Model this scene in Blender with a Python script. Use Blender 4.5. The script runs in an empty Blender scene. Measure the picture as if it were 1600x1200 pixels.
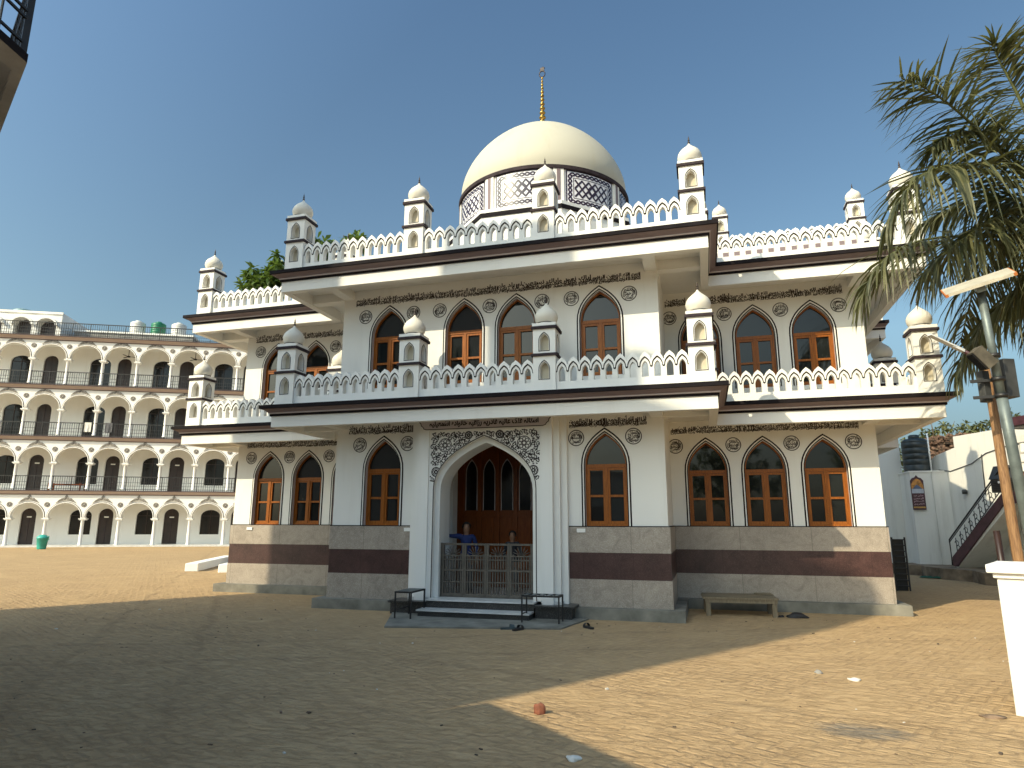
import bpy, bmesh, math, random
from mathutils import Vector, Matrix
from mathutils.geometry import tessellate_polygon
PI=math.pi; rad=math.radians
rnd=random.Random(11)
scene=bpy.context.scene; COL=scene.collection
SUN_EL, SUN_AZ = 35.0, 34.5      # elevation; direction the light travels, clockwise from +Y

# ------------------------------------------------------------------ materials
class N:
    """small node helper"""
    def __init__(s,name):
        s.m=bpy.data.materials.new(name); s.m.use_nodes=True
        s.t=s.m.node_tree; s.b=s.t.nodes['Principled BSDF']; s.co=None
    def n(s,typ,**k):
        x=s.t.nodes.new(typ)
        for a,v in k.items():
            if hasattr(x,a): setattr(x,a,v)
            else: x.inputs[a.replace('_',' ')].default_value=v
        return x
    def l(s,a,b): s.t.links.new(a,b)
    def coord(s):
        if not s.co: s.co=s.n('ShaderNodeTexCoord').outputs['Object']
        return s.co
    def scaled(s,sc):
        mp=s.n('ShaderNodeMapping'); mp.inputs['Scale'].default_value=sc; s.l(s.coord(),mp.inputs['Vector']); return mp.outputs[0]
    def noise(s,scale,detail=4,rough=.55,vec=None,dist=0):
        x=s.n('ShaderNodeTexNoise'); x.inputs['Scale'].default_value=scale; x.inputs['Detail'].default_value=detail
        x.inputs['Roughness'].default_value=rough; x.inputs['Distortion'].default_value=dist
        s.l(vec if vec else s.coord(),x.inputs['Vector']); return x.outputs['Fac']
    def ramp(s,fac,p0,p1,c0=(0,0,0),c1=(1,1,1)):
        r=s.n('ShaderNodeValToRGB'); e=r.color_ramp.elements
        e[0].position=p0;e[1].position=p1;e[0].color=(*c0,1);e[1].color=(*c1,1); s.l(fac,r.inputs[0]); return r.outputs[0]
    def mix(s,fac,a,b):
        x=s.n('ShaderNodeMix'); x.data_type='RGBA'
        for i,v in ((6,a),(7,b)):
            if isinstance(v,tuple): x.inputs[i].default_value=(*v,1)
            else: s.l(v,x.inputs[i])
        if isinstance(fac,(int,float)): x.inputs[0].default_value=fac
        else: s.l(fac,x.inputs[0])
        return x.outputs[2]
    def math(s,op,a,b=None,c=None):
        x=s.n('ShaderNodeMath'); x.operation=op
        for i,v in enumerate((a,b,c)):
            if v is None: continue
            if isinstance(v,(int,float)): x.inputs[i].default_value=v
            else: s.l(v,x.inputs[i])
        return x.outputs[0]
    def base(s,c):
        if isinstance(c,tuple): s.b.inputs['Base Color'].default_value=(*c,1)
        else: s.l(c,s.b.inputs['Base Color'])
    def set(s,rough=.6,metal=0,spec=None):
        s.b.inputs['Roughness'].default_value=rough; s.b.inputs['Metallic'].default_value=metal
        if spec is not None: s.b.inputs['Specular IOR Level'].default_value=spec
    def bump(s,h,strength=.2,dist=.01):
        x=s.n('ShaderNodeBump'); x.inputs['Strength'].default_value=strength; x.inputs['Distance'].default_value=dist
        s.l(h,x.inputs['Height']); s.l(x.outputs[0],s.b.inputs['Normal'])

def simple(name,c,rough=.6,var=.12,scale=6,metal=0,bump=0,spec=None):
    k=N(name); f=k.noise(scale,5)
    c2=tuple(max(0,v*(1-var*2)) for v in c); c1=tuple(min(1,v*(1+var)) for v in c)
    k.base(k.mix(k.ramp(f,.3,.7),c2,c1)); k.set(rough,metal,spec)
    if bump: k.bump(k.noise(scale*8,3),bump,.01)
    return k.m
def paint(name,c,grime=(.5,.46,.38),amt=.35,streak=True,rough=.7):
    k=N(name)
    big=k.ramp(k.noise(.55,5),.38,.72)
    col=k.mix(k.math('MULTIPLY',big,.30),c,tuple(v*.88 for v in c))
    st=k.ramp(k.noise(1.0,6,.65,k.scaled((2.6,2.6,.28))),.52,.78)
    col=k.mix(k.math('MULTIPLY',st,amt),col,grime)
    sp=k.ramp(k.noise(9,6,.7),.66,.8)
    col=k.mix(k.math('MULTIPLY',sp,amt*.5),col,grime)
    k.base(col); k.set(rough); k.bump(k.noise(30,4),.12,.006)
    return k.m
def granite(name,a,b,spk,sp_amt,seam=1.27):
    k=N(name)
    col=k.mix(k.ramp(k.noise(2.2,4),.3,.7),a,b)
    v=k.noise(75,3,.7); col=k.mix(k.math('MULTIPLY',k.ramp(v,.5,.62),sp_amt),col,spk)
    v2=k.noise(60,2,.6,k.scaled((1.3,1.3,1.1))); col=k.mix(k.math('MULTIPLY',k.ramp(v2,.55,.68),sp_amt*.6),col,tuple(x*.35 for x in a))
    bl=k.ramp(k.noise(3.8,6,.75,None,1.6),.46,.68); col=k.mix(k.math('MULTIPLY',bl,.45),col,tuple(x*.45 for x in a))
    # slab joints
    sx=k.n('ShaderNodeSeparateXYZ'); k.l(k.coord(),sx.inputs[0])
    fr=k.math('FRACT',k.math('DIVIDE',k.math('ADD',sx.outputs[0],sx.outputs[1]),seam))
    j=k.math('LESS_THAN',fr,.011); col=k.mix(k.math('MULTIPLY',j,.4),col,tuple(x*.3 for x in a))
    k.base(col); k.set(.38); return k.m

M={}
M['white']=paint('white_paint',(.79,.78,.74),amt=.22)
M['whitec']=paint('white_coping',(.84,.83,.79),amt=.10)
M['domew']=paint('dome_paint',(.50,.475,.385),(.44,.39,.26),.45)
M['bulb']=paint('bulb_paint',(.70,.665,.58),(.5,.45,.36),.2)
M['cream']=paint('niche_shaded_cream',(.46,.41,.31),amt=.1)  # cream for the niche backs, darkened to carry the shade of the recess
M['bandd']=simple('dark_mauve_band',(.045,.034,.039),.8,.2,8,spec=.15)
M['mauve']=paint('mauve_paint',(.20,.15,.157),(.10,.07,.07),.3)
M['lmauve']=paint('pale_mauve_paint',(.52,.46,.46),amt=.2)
M['black']=simple('black_trim',(.012,.009,.011),.8,.2,spec=.15)
M['ink']=simple('calligraphy_paint',(.035,.022,.02),.6,.3,20)
M['glight']=granite('pale_granite',(.31,.262,.215),(.38,.325,.27),(.55,.50,.44),.6)
M['gdark']=granite('maroon_granite',(.038,.016,.015),(.072,.032,.029),(.15,.09,.08),.4,.86)
M['gblack']=granite('black_granite',(.02,.02,.02),(.035,.034,.033),(.25,.24,.22),.3,.9)
M['conc']=simple('grey_concrete',(.22,.21,.175),.85,.22,3,bump=.3)
M['marble']=simple('white_marble',(.62,.62,.6),.3,.1,4)
M['tile']=simple('glazed_white_tile',(.78,.76,.78),.12,.03,8,spec=.7)
M['tileink']=simple('glazed_purple_tile',(.035,.017,.028),.14,.2,10,spec=.7)
M['gold']=simple('weathered_gold',(.42,.27,.07),.28,.25,12,metal=.9)
M['bronze']=simple('dark_finial',(.05,.035,.03),.45,.2,12,metal=.3)
def wood(name,a,b,rough=.32):
    k=N(name); f=k.noise(5,6,.6,k.scaled((14,14,1.1)),.6)
    k.base(k.mix(k.ramp(f,.3,.7),a,b)); k.set(rough,0,.25); k.bump(f,.08,.003); return k.m
M['wood']=wood('varnished_wood',(.18,.052,.007),(.35,.112,.015),.4)
M['wood_dark']=wood('dark_varnished_door',(.13,.03,.007),(.22,.06,.012))
M['oldwood']=wood('grey_old_wood',(.15,.12,.08),(.26,.21,.14),.8)
M['post']=wood('peeled_pole_wood',(.13,.065,.034),(.36,.21,.10),.6)
def glassm(name,tint,r):
    k=N(name); k.base(tint); k.set(r,0,.5)
    k.bump(k.noise(2.3,2),.05,.02); k.b.inputs['IOR'].default_value=1.45; return k.m
M['glass']=glassm('window_glass',(.012,.014,.014),.03)
M['glassd']=glassm('dark_glass',(.012,.012,.013),.12)
M['gate']=simple('aluminium_gate',(.135,.12,.10),.42,.15,12,metal=.3)
M['iron']=simple('black_iron',(.016,.015,.015),.5,.2)
M['cord']=simple('grey_steel',(.2,.22,.22),.45,.15,metal=.5)
M['polegrey']=simple('galvanised_pole',(.155,.185,.18),.5,.18,5,metal=.35)
M['plasterLB']=paint('arcade_plaster',(.84,.83,.80),amt=.10)
M['creamLB']=paint('corridor_plaster',(.83,.82,.78),amt=.14)
M['bandLB']=paint('arcade_mauve',(.46,.375,.35),amt=.2)
M['lineLB']=simple('arcade_dark_line',(.045,.025,.03),.6,.2)
M['orn']=simple('grey_ornament',(.36,.34,.30),.8,.4,11)
M['doorLB']=simple('dark_door',(.028,.014,.011),.4,.25,3)
M['slate']=simple('roof_concrete',(.30,.29,.27),.9,.2,2)
M['panel']=simple('panel_backsheet',(.60,.56,.46),.5,.1)
M['dustpanel']=simple('dusty_solar_glass',(.50,.46,.37),.5,.1,5)
M['orange']=simple('orange_end',(.5,.16,.04),.6,.1)
M['lamp']=simple('lamp_grey',(.62,.63,.62),.4,.08)
M['lampbox']=simple('lamp_box_brown',(.10,.085,.06),.45,.25,9)
M['box']=simple('battery_box_grey',(.05,.05,.048),.5,.2)
M['tankw']=simple('white_tank',(.70,.70,.66),.45,.08); M['tankg']=simple('green_tank',(.015,.19,.10),.45,.1)
M['tankb']=simple('pale_blue_tank',(.27,.42,.46),.45,.1); M['tankk']=simple('black_tank',(.02,.028,.03),.4,.15)
M['teal']=simple('teal_plastic',(.05,.40,.33),.4,.12)
M['clothg']=simple('green_cloth',(.01,.10,.05),.9,.3); M['paper']=simple('white_paper',(.7,.68,.62),.8,.08)
M['brickd']=simple('old_brick',(.25,.15,.10),.95,.5,11)
M['brickr']=simple('red_brick',(.28,.10,.055),.9,.3,14); M['shoe']=simple('dark_shoe',(.02,.018,.018),.6,.3)
M['blueshoe']=simple('slate_shoe',(.05,.075,.08),.6,.3)
M['earth']=simple('packed_earth',(.22,.165,.11),.95,.4,2.2,bump=.5)
M['rubble']=simple('brick_rubble',(.24,.165,.11),.95,.5,3,bump=.6)
M['wallw']=paint('compound_wall_paint',(.70,.69,.64),(.33,.31,.26),.5)
M['maroon']=simple('maroon_trim',(.07,.022,.03),.5,.2)
M['skin']=simple('skin',(.23,.12,.07),.55,.1); M['hair']=simple('black_hair',(.012,.01,.01),.6,.2)
M['bluej']=simple('blue_jacket',(.008,.022,.11),.8,.15); M['darkj']=simple('dark_clothes',(.02,.022,.03),.85,.2)
M['trous']=simple('grey_trousers',(.10,.10,.11),.85,.2)
def foliage(name,a,b,rough=.5):
    k=N(name); oi=k.n('ShaderNodeNewGeometry'); 
    f=k.noise(1.3,3); r=k.math('ADD',k.math('MULTIPLY',oi.outputs['Random Per Island'],.6),k.math('MULTIPLY',f,.4))
    k.base(k.mix(k.ramp(r,.15,.85),a,b)); k.set(rough)
    tr=k.n('ShaderNodeBsdfTranslucent'); tr.inputs[0].default_value=(b[0]*1.3,b[1]*1.3,b[2]*.8,1)
    mx=k.n('ShaderNodeMixShader'); mx.inputs[0].default_value=.25
    out=k.t.nodes['Material Output']; k.l(k.b.outputs[0],mx.inputs[1]); k.l(tr.outputs[0],mx.inputs[2]); k.l(mx.outputs[0],out.inputs[0])
    return k.m
M['palm']=foliage('palm_leaflet',(.016,.026,.010),(.145,.145,.065)); M['palmstem']=simple('palm_rachis',(.10,.11,.035),.6,.2)
M['palmtrunk']=simple('palm_trunk',(.16,.13,.10),.9,.25,4)
M['leaf']=foliage('broad_leaf',(.03,.07,.014),(.13,.20,.05)); M['leafdry']=foliage('dusty_leaf',(.045,.06,.018),(.16,.165,.065))
M['bark']=simple('bark',(.10,.075,.055),.95,.25,6)

def ground_mat():
    k=N('sandy_brick_ground'); 
    tc=k.n('ShaderNodeTexCoord').outputs['Object']; k.co=tc
    wob=k.n('ShaderNodeTexNoise'); wob.inputs['Scale'].default_value=1.1; wob.inputs['Detail'].default_value=3; k.l(tc,wob.inputs['Vector'])
    mp=k.n('ShaderNodeMapping'); mp.inputs['Scale'].default_value=(9,9,9); mp.inputs['Rotation'].default_value=(0,0,rad(28)); k.l(tc,mp.inputs[0])
    ad=k.n('ShaderNodeVectorMath'); ad.operation='MULTIPLY_ADD'; k.l(wob.outputs['Color'],ad.inputs[0]); ad.inputs[1].default_value=(1.0,1.0,0); k.l(mp.outputs[0],ad.inputs[2])
    sx=k.n('ShaderNodeSeparateXYZ'); k.l(ad.outputs[0],sx.inputs[0]); X,Y=sx.outputs[0],sx.outputs[1]
    fx=k.math('FRACT',X); fy=k.math('FRACT',Y)
    kk=k.math('FLOORED_MODULO',k.math('SUBTRACT',k.math('FLOOR',X),k.math('FLOOR',Y)),4)
    def eq(v): return k.math('COMPARE',kk,v,.3)
    dl=k.math('ADD',fx,eq(1)); dr=k.math('ADD',k.math('SUBTRACT',1,fx),eq(0))
    db=k.math('ADD',fy,eq(2)); dt=k.math('ADD',k.math('SUBTRACT',1,fy),eq(3))
    d=k.math('MINIMUM',k.math('MINIMUM',dl,dr),k.math('MINIMUM',db,dt))
    gap=k.ramp(d,.05,.22,(1,1,1),(0,0,0))
    cover=k.ramp(k.noise(.9,6,.65),.36,.62)          # how much of the paving the sand leaves bare
    gapm=k.math('MULTIPLY',gap,k.math('ADD',k.math('MULTIPLY',cover,.75),.05))
    fine=k.noise(26,6,.7); mid=k.noise(3.2,6,.65); big=k.noise(.35,5,.6)
    sand=k.mix(k.ramp(mid,.3,.7),(.51,.355,.185),(.61,.44,.245))
    sand=k.mix(k.math('MULTIPLY',k.ramp(big,.35,.68),.5),sand,(.47,.325,.175))
    sand=k.mix(k.math('MULTIPLY',k.ramp(fine,.52,.75),.35),sand,(.33,.235,.14))
    swp=k.ramp(k.noise(1.0,7,.7,k.scaled((.8,3.2,1)),.8),.5,.68); sand=k.mix(k.math('MULTIPLY',swp,.4),sand,(.38,.275,.17))
    dsh=k.ramp(k.noise(1.0,5,.62,k.scaled((4.5,17,1)),.7),.50,.60)
    sand=k.mix(k.math('MULTIPLY',dsh,.32),sand,(.34,.235,.13))
    lgt=k.ramp(k.noise(1.0,4,.6,k.scaled((5.5,19,1)),.5),.56,.66); sand=k.mix(k.math('MULTIPLY',lgt,.3),sand,(.70,.53,.32))
    brick=k.mix(k.ramp(k.noise(5,3),.35,.65),(.44,.305,.165),(.53,.37,.205))
    col=k.mix(k.math('MULTIPLY',cover,.5),sand,brick)
    col=k.mix(k.math('MULTIPLY',gapm,.34),col,(.24,.17,.11))
    dk=k.ramp(k.noise(1.7,8,.75,k.scaled((1,1.9,1))),.63,.74); col=k.mix(k.math('MULTIPLY',dk,.35),col,(.20,.145,.095))
    spk=k.ramp(k.noise(55,2,.5),.72,.76); col=k.mix(k.math('MULTIPLY',spk,.6),col,(.12,.085,.06))
    # wheel tracks crossing the yard
    gx=k.n('ShaderNodeSeparateXYZ'); k.l(tc,gx.inputs[0]); trk=None; wv=k.math('MULTIPLY',k.math('SUBTRACT',k.noise(.8,3),.5),.5)
    for nx,ny,c in ((.80,.60,-4.55),(.80,.60,-5.95),(-.42,.91,-3.6),(-.42,.91,-2.35),(.25,.97,-3.9)):
        dd=k.math('ABSOLUTE',k.math('SUBTRACT',k.math('ADD',k.math('ADD',k.math('MULTIPLY',gx.outputs[0],nx),k.math('MULTIPLY',gx.outputs[1],ny)),wv),c))
        mk=k.ramp(dd,.03,.11,(1,1,1),(0,0,0)); trk=mk if trk is None else k.math('MAXIMUM',trk,mk)
    trk=k.math('MULTIPLY',trk,k.ramp(k.noise(3.1,6,.7),.42,.6)); col=k.mix(k.math('MULTIPLY',trk,.38),col,(.25,.175,.105))
    # ashy smear
    ex=k.math('DIVIDE',k.math('SUBTRACT',gx.outputs[0],4.88),.66); ey=k.math('DIVIDE',k.math('SUBTRACT',gx.outputs[1],-5.62),.40)
    r2=k.math('ADD',k.math('MULTIPLY',ex,ex),k.math('MULTIPLY',ey,ey))
    stn=k.math('MULTIPLY',k.ramp(k.math('ADD',r2,k.math('MULTIPLY',k.noise(4,6,.7),1.2)),.7,2.0,(1,1,1),(0,0,0)),k.ramp(k.noise(7,6,.7,k.scaled((.5,1.6,1))),.28,.52))
    col=k.mix(k.math('MULTIPLY',stn,.8),col,(.20,.185,.155))
    tn=k.n('ShaderNodeMix'); tn.data_type='RGBA'; tn.blend_type='MULTIPLY'; tn.inputs[0].default_value=1; k.l(col,tn.inputs[6]); tn.inputs[7].default_value=(.94,.92,.91,1); col=tn.outputs[2]
    k.base(col); k.set(.95,0,.15)
    h=k.math('SUBTRACT',k.math('ADD',k.math('MULTIPLY',mid,.8),k.math('MULTIPLY',fine,.35)),k.math('ADD',k.math('MULTIPLY',gapm,.55),k.math('MULTIPLY',k.math('ADD',dsh,trk),.45)))
    k.bump(h,.7,.045); return k.m
M['ground']=ground_mat()

# ------------------------------------------------------------------ mesh helpers
class MB:
    def __init__(s): s.v=[];s.f=[];s.m=[];s.sm=[]
    def add(s,vs,fs,m=0,smooth=False):
        o=len(s.v); s.v+= [tuple(v) for v in vs]
        for f in fs: s.f.append([o+i for i in f]); s.m.append(m); s.sm.append(smooth)
    def quad(s,*p,m=0): s.add(p,[list(range(len(p)))],m)
    def box(s,x0,x1,y0,y1,z0,z1,m=0):
        v=[(x,y,z) for z in (z0,z1) for y in (y0,y1) for x in (x0,x1)]
        s.add(v,[(0,2,3,1),(4,5,7,6),(0,1,5,4),(2,6,7,3),(0,4,6,2),(1,3,7,5)],m)
    def obox(s,c,ax,ay,az,m=0):
        c=Vector(c);ax=Vector(ax);ay=Vector(ay);az=Vector(az)
        v=[c+ax*i+ay*j+az*k for k in(-1,1) for j in(-1,1) for i in(-1,1)]
        s.add(v,[(0,2,3,1),(4,5,7,6),(0,1,5,4),(2,6,7,3),(0,4,6,2),(1,3,7,5)],m)
    def poly(s,loops,fn,d,m=0):
        tri=tessellate_polygon([[Vector((a,b,0)) for a,b in L] for L in loops])
        flat=[p for L in loops for p in L]
        s.add([fn(a,b,d) for a,b in flat],[t for t in tri],m)
    def wallsides(s,L,fn,d0,d1,m=0,closed=True):
        n=len(L)
        for i in range(n if closed else n-1):
            a=L[i];b=L[(i+1)%n]
            s.quad(fn(*a,d0),fn(*b,d0),fn(*b,d1),fn(*a,d1),m=m)
    def ext(s,loops,fn,d0,d1,m=0,back=False,msides=None):
        s.poly(loops,fn,d0,m)
        for L in loops: s.wallsides(L,fn,d0,d1,m if msides is None else msides)
        if back: s.poly(loops,fn,d1,m)
    def band(s,A,B,fn,d,m=0,closed=False):
        n=len(A)
        for i in range(n if closed else n-1):
            j=(i+1)%n; s.quad(fn(*A[i],d),fn(*A[j],d),fn(*B[j],d),fn(*B[i],d),m=m)
    def bandx(s,A,B,fn,d0,d1,m=0,closed=False):   # raised band
        s.band(A,B,fn,d0,m,closed); s.wallsides(A,fn,d0,d1,m,closed); s.wallsides(B,fn,d0,d1,m,closed)
    def ribbon(s,P,w,fn,d,m=0,closed=False):
        n=len(P); L=[];Rr=[]
        for i in range(n):
            a=P[i-1] if (i>0 or closed) else P[i]; b=P[(i+1)%n] if (i<n-1 or closed) else P[i]
            t=Vector((b[0]-a[0],b[1]-a[1])); 
            if t.length<1e-9: t=Vector((1,0))
            t.normalize(); L.append((P[i][0]-t.y*w/2,P[i][1]+t.x*w/2)); Rr.append((P[i][0]+t.y*w/2,P[i][1]-t.x*w/2))
        s.band(L,Rr,fn,d,m,closed)
    def lathe(s,prof,c=(0,0,0),n=24,m=0,smooth=True,ph=0):
        vs=[];fs=[];k=len(prof)
        for i in range(n):
            a=ph+2*PI*i/n
            for r,z in prof: vs.append((c[0]+r*math.cos(a),c[1]+r*math.sin(a),c[2]+z))
        for i in range(n):
            j=(i+1)%n
            for q in range(k-1): fs.append((i*k+q,j*k+q,j*k+q+1,i*k+q+1))
        s.add(vs,fs,m,smooth)
    def tube(s,pts,r,n=8,m=0,smooth=True,cap=True):
        pts=[Vector(p) for p in pts]; rr=r if isinstance(r,(list,tuple)) else [r]*len(pts); rings=[]
        for i,p in enumerate(pts):
            t=(pts[min(i+1,len(pts)-1)]-pts[max(i-1,0)]).normalized()
            u=t.cross(Vector((0,0,1))); 
            if u.length<1e-3: u=t.cross(Vector((0,1,0)))
            u.normalize(); w=t.cross(u)
            rings.append([p+(u*math.cos(2*PI*k/n)+w*math.sin(2*PI*k/n))*rr[i] for k in range(n)])
        vs=[v for R_ in rings for v in R_]; fs=[]
        for i in range(len(pts)-1):
            for k in range(n): fs.append((i*n+k,i*n+(k+1)%n,(i+1)*n+(k+1)%n,(i+1)*n+k))
        if cap: fs.append(tuple(range(n))); fs.append(tuple(range((len(pts)-1)*n,len(pts)*n)))
        s.add(vs,fs,m,smooth)
    def mesh(s,name,mats):
        me=bpy.data.meshes.new(name); me.from_pydata(s.v,[],s.f)
        for mm in mats: me.materials.append(M[mm] if isinstance(mm,str) else mm)
        me.polygons.foreach_set('material_index',s.m); me.polygons.foreach_set('use_smooth',s.sm); me.update()
        return me
    def build(s,name,mats,parent=None,loc=None,bevel=0,recalc=True,weld=False):
        me=s.mesh(name,mats)
        if recalc or weld:
            bm=bmesh.new(); bm.from_mesh(me)
            if weld or bevel: bmesh.ops.remove_doubles(bm,verts=bm.verts,dist=1e-5)
            if recalc: bmesh.ops.recalc_face_normals(bm,faces=bm.faces)
            bm.to_mesh(me); bm.free()
        o=bpy.data.objects.new(name,me); COL.objects.link(o)
        if parent: o.parent=parent
        if loc: o.location=loc
        if bevel:
            b=o.modifiers.new('bevel','BEVEL'); b.width=bevel; b.segments=2; b.limit_method='ANGLE'
        return o
def empty(name,loc=(0,0,0),rz=0,label=None,cat=None,group=None):
    o=bpy.data.objects.new(name,None); COL.objects.link(o); o.location=loc; o.rotation_euler=(0,0,rz); o.empty_display_size=.3
    tag(o,label,cat,group); return o
def tag(o,label=None,cat=None,group=None,kind=None):
    if label: o['label']=label
    if cat: o['category']=cat
    if group: o['group']=group
    if kind: o['kind']=kind
    return o
def dup(o,parent=None,loc=None,rz=None):
    c=o.copy(); COL.objects.link(c); c.parent=parent if parent else o.parent
    if loc is not None: c.location=loc
    if rz is not None: c.rotation_euler=(0,0,rz)
    for ch in list(o.children): dup(ch,c)
    return c

def bez(p0,p1,p2,p3,n):
    r=[]
    for i in range(n+1):
        t=i/n;u=1-t
        r.append(tuple(u**3*a+3*u*u*t*b+3*u*t*t*c+t**3*d for a,b,c,d in zip(p0,p1,p2,p3)))
    return r
def arch(cx,w,z0,zs,za,n=8):
    """pointed arch outline: bottom left, up, apex, down to bottom right"""
    r=za-zs
    h=bez((w,zs),(w,zs+.5*r),(.50*w,zs+.80*r),(0,za),n)
    L=[(cx-w,z0)]+[(cx-x,z) for x,z in h]; Rr=[(cx+x,z) for x,z in reversed(h[:-1])]+[(cx+w,z0)]
    return L+Rr
def rect(a0,a1,b0,b1): return [(a0,b0),(a1,b0),(a1,b1),(a0,b1)]
def front(y0,x0=0,z0=0): return lambda a,b,d:(x0+a,y0+d,z0+b)       # d grows away from the viewer
def circ(cx,cy,r,n=20,ph=0): return [(cx+r*math.cos(ph+2*PI*i/n),cy+r*math.sin(ph+2*PI*i/n)) for i in range(n)]

# ------------------------------------------------------------------ Arabic / Urdu lettering
FORMS={'ا':(0xFE8D,2),'آ':(0xFE81,2),'أ':(0xFE83,2),'إ':(0xFE87,2),'ب':(0xFE8F,4),'ة':(0xFE93,2),'ت':(0xFE95,4),'ث':(0xFE99,4),'ج':(0xFE9D,4),
'ح':(0xFEA1,4),'خ':(0xFEA5,4),'د':(0xFEA9,2),'ذ':(0xFEAB,2),'ر':(0xFEAD,2),'ز':(0xFEAF,2),'س':(0xFEB1,4),'ش':(0xFEB5,4),'ص':(0xFEB9,4),'ض':(0xFEBD,4),
'ط':(0xFEC1,4),'ظ':(0xFEC5,4),'ع':(0xFEC9,4),'غ':(0xFECD,4),'ف':(0xFED1,4),'ق':(0xFED5,4),'ك':(0xFED9,4),'ل':(0xFEDD,4),'م':(0xFEE1,4),'ن':(0xFEE5,4),
'ه':(0xFEE9,4),'و':(0xFEED,2),'ى':(0xFEEF,2),'ي':(0xFEF1,4),'ک':(0xFB8E,4),'ہ':(0xFBA6,4),'ی':(0xFBFC,4),'ء':(0xFE80,1)}
def shape(t):
    out=[];n=len(t)
    for i,c in enumerate(t):
        if c not in FORMS: out.append(c); continue
        b,k=FORMS[c]
        prev=i>0 and t[i-1] in FORMS and FORMS[t[i-1]][1]==4
        nxt=i<n-1 and t[i+1] in FORMS and FORMS[t[i+1]][1]>1 and k==4
        if k==1: out.append(chr(b))
        elif k==2: out.append(chr(b+(1 if prev else 0)))
        else: out.append(chr(b+(3 if prev and nxt else 1 if prev else 2 if nxt else 0)))
    return ''.join(reversed(out))
_tc={}
def text2d(s,bold=.0):
    """lettering as flat 2-D polygons, width and height normalised to its own box"""
    if (s,bold) in _tc: return _tc[(s,bold)]
    c=bpy.data.curves.new('lettering','FONT'); c.body=shape(s); c.resolution_u=1; c.offset=bold
    o=bpy.data.objects.new('lettering',c); COL.objects.link(o); bpy.context.view_layer.update()
    me=o.evaluated_get(bpy.context.evaluated_depsgraph_get()).to_mesh()
    v=[(p.co.x,p.co.y) for p in me.vertices]; f=[list(p.vertices) for p in me.polygons]
    bpy.data.objects.remove(o); bpy.data.curves.remove(c)
    x0=min(p[0] for p in v);x1=max(p[0] for p in v);y0=min(p[1] for p in v);y1=max(p[1] for p in v)
    r=([((p[0]-x0)/(x1-x0),(p[1]-y0)/(y1-y0)) for p in v],f,(x1-x0)/(y1-y0)); _tc[(s,bold)]=r; return r
def put_text(mb,s,a0,a1,b0,b1,fn,d,m=0,bold=.01,warp=None):
    v,f,asp=text2d(s,bold)
    P=[(a0+(a1-a0)*x,b0+(b1-b0)*y) for x,y in v]
    if warp: P=[warp(*p) for p in P]
    mb.add([fn(a,b,d) for a,b in P],f,m)
VERSE=['بسم الله الرحمن الرحيم','الحمد لله رب العالمين','مالك يوم الدين','إياك نعبد وإياك نستعين','اهدنا الصراط المستقيم','صراط الذين أنعمت عليهم','قل هو الله أحد','الله الصمد','لم يلد ولم يولد','ولم يكن له كفوا أحد']
NAMES=['الرحمن','الرحيم','الملك','القدوس','السلام','المؤمن','المهيمن','العزيز','الجبار','المتكبر','الخالق','البارئ','المصور','الغفار','القهار','الوهاب','الرزاق','الفتاح','العليم','القابض','الباسط','الخافض','الرافع','المعز','المذل','السميع','البصير','الحكم']

# ================================================================== GROUND
g=MB(); g.add([(-400,-300,0),(400,-300,0),(400,500,0),(-400,500,0)],[(0,1,2,3)])
ground=g.build('ground',['ground'],recalc=False); tag(ground,kind='structure')

# ================================================================== MOSQUE
mosque=empty('mosque',(0,0,0),0,'white two storey mosque with onion turrets, calligraphy bands and a big cream dome','mosque')
W1,WL,WR,YW,YR,XR,YB=3.21,-7.06,6.98,1.95,6.95,8.0,9.5
PLAN=[(WL,YB),(WL,YW),(-W1,YW),(-W1,0),(W1,0),(W1,YW),(WR,YW),(WR,YR),(XR,YR),(XR,YB)]
EDGE=[1,1,1,1,1,1,1,1,.42,.3]
def offset(o):
    n=len(PLAN);r=[]
    for i in range(n):
        e0=(i-1)%n; p=PLAN[i]; x,y=p
        for e in (e0,i):
            a=PLAN[e];b=PLAN[(e+1)%n]; dx,dy=b[0]-a[0],b[1]-a[1]; l=math.hypot(dx,dy)
            nx,ny=dy/l,-dx/l
            if abs(nx)>.5: x=a[0]+nx*o*EDGE[e]
            else: y=a[1]+ny*o*EDGE[e]
        r.append((x,y))
    return r
OF,OC=.91,1.085
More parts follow.
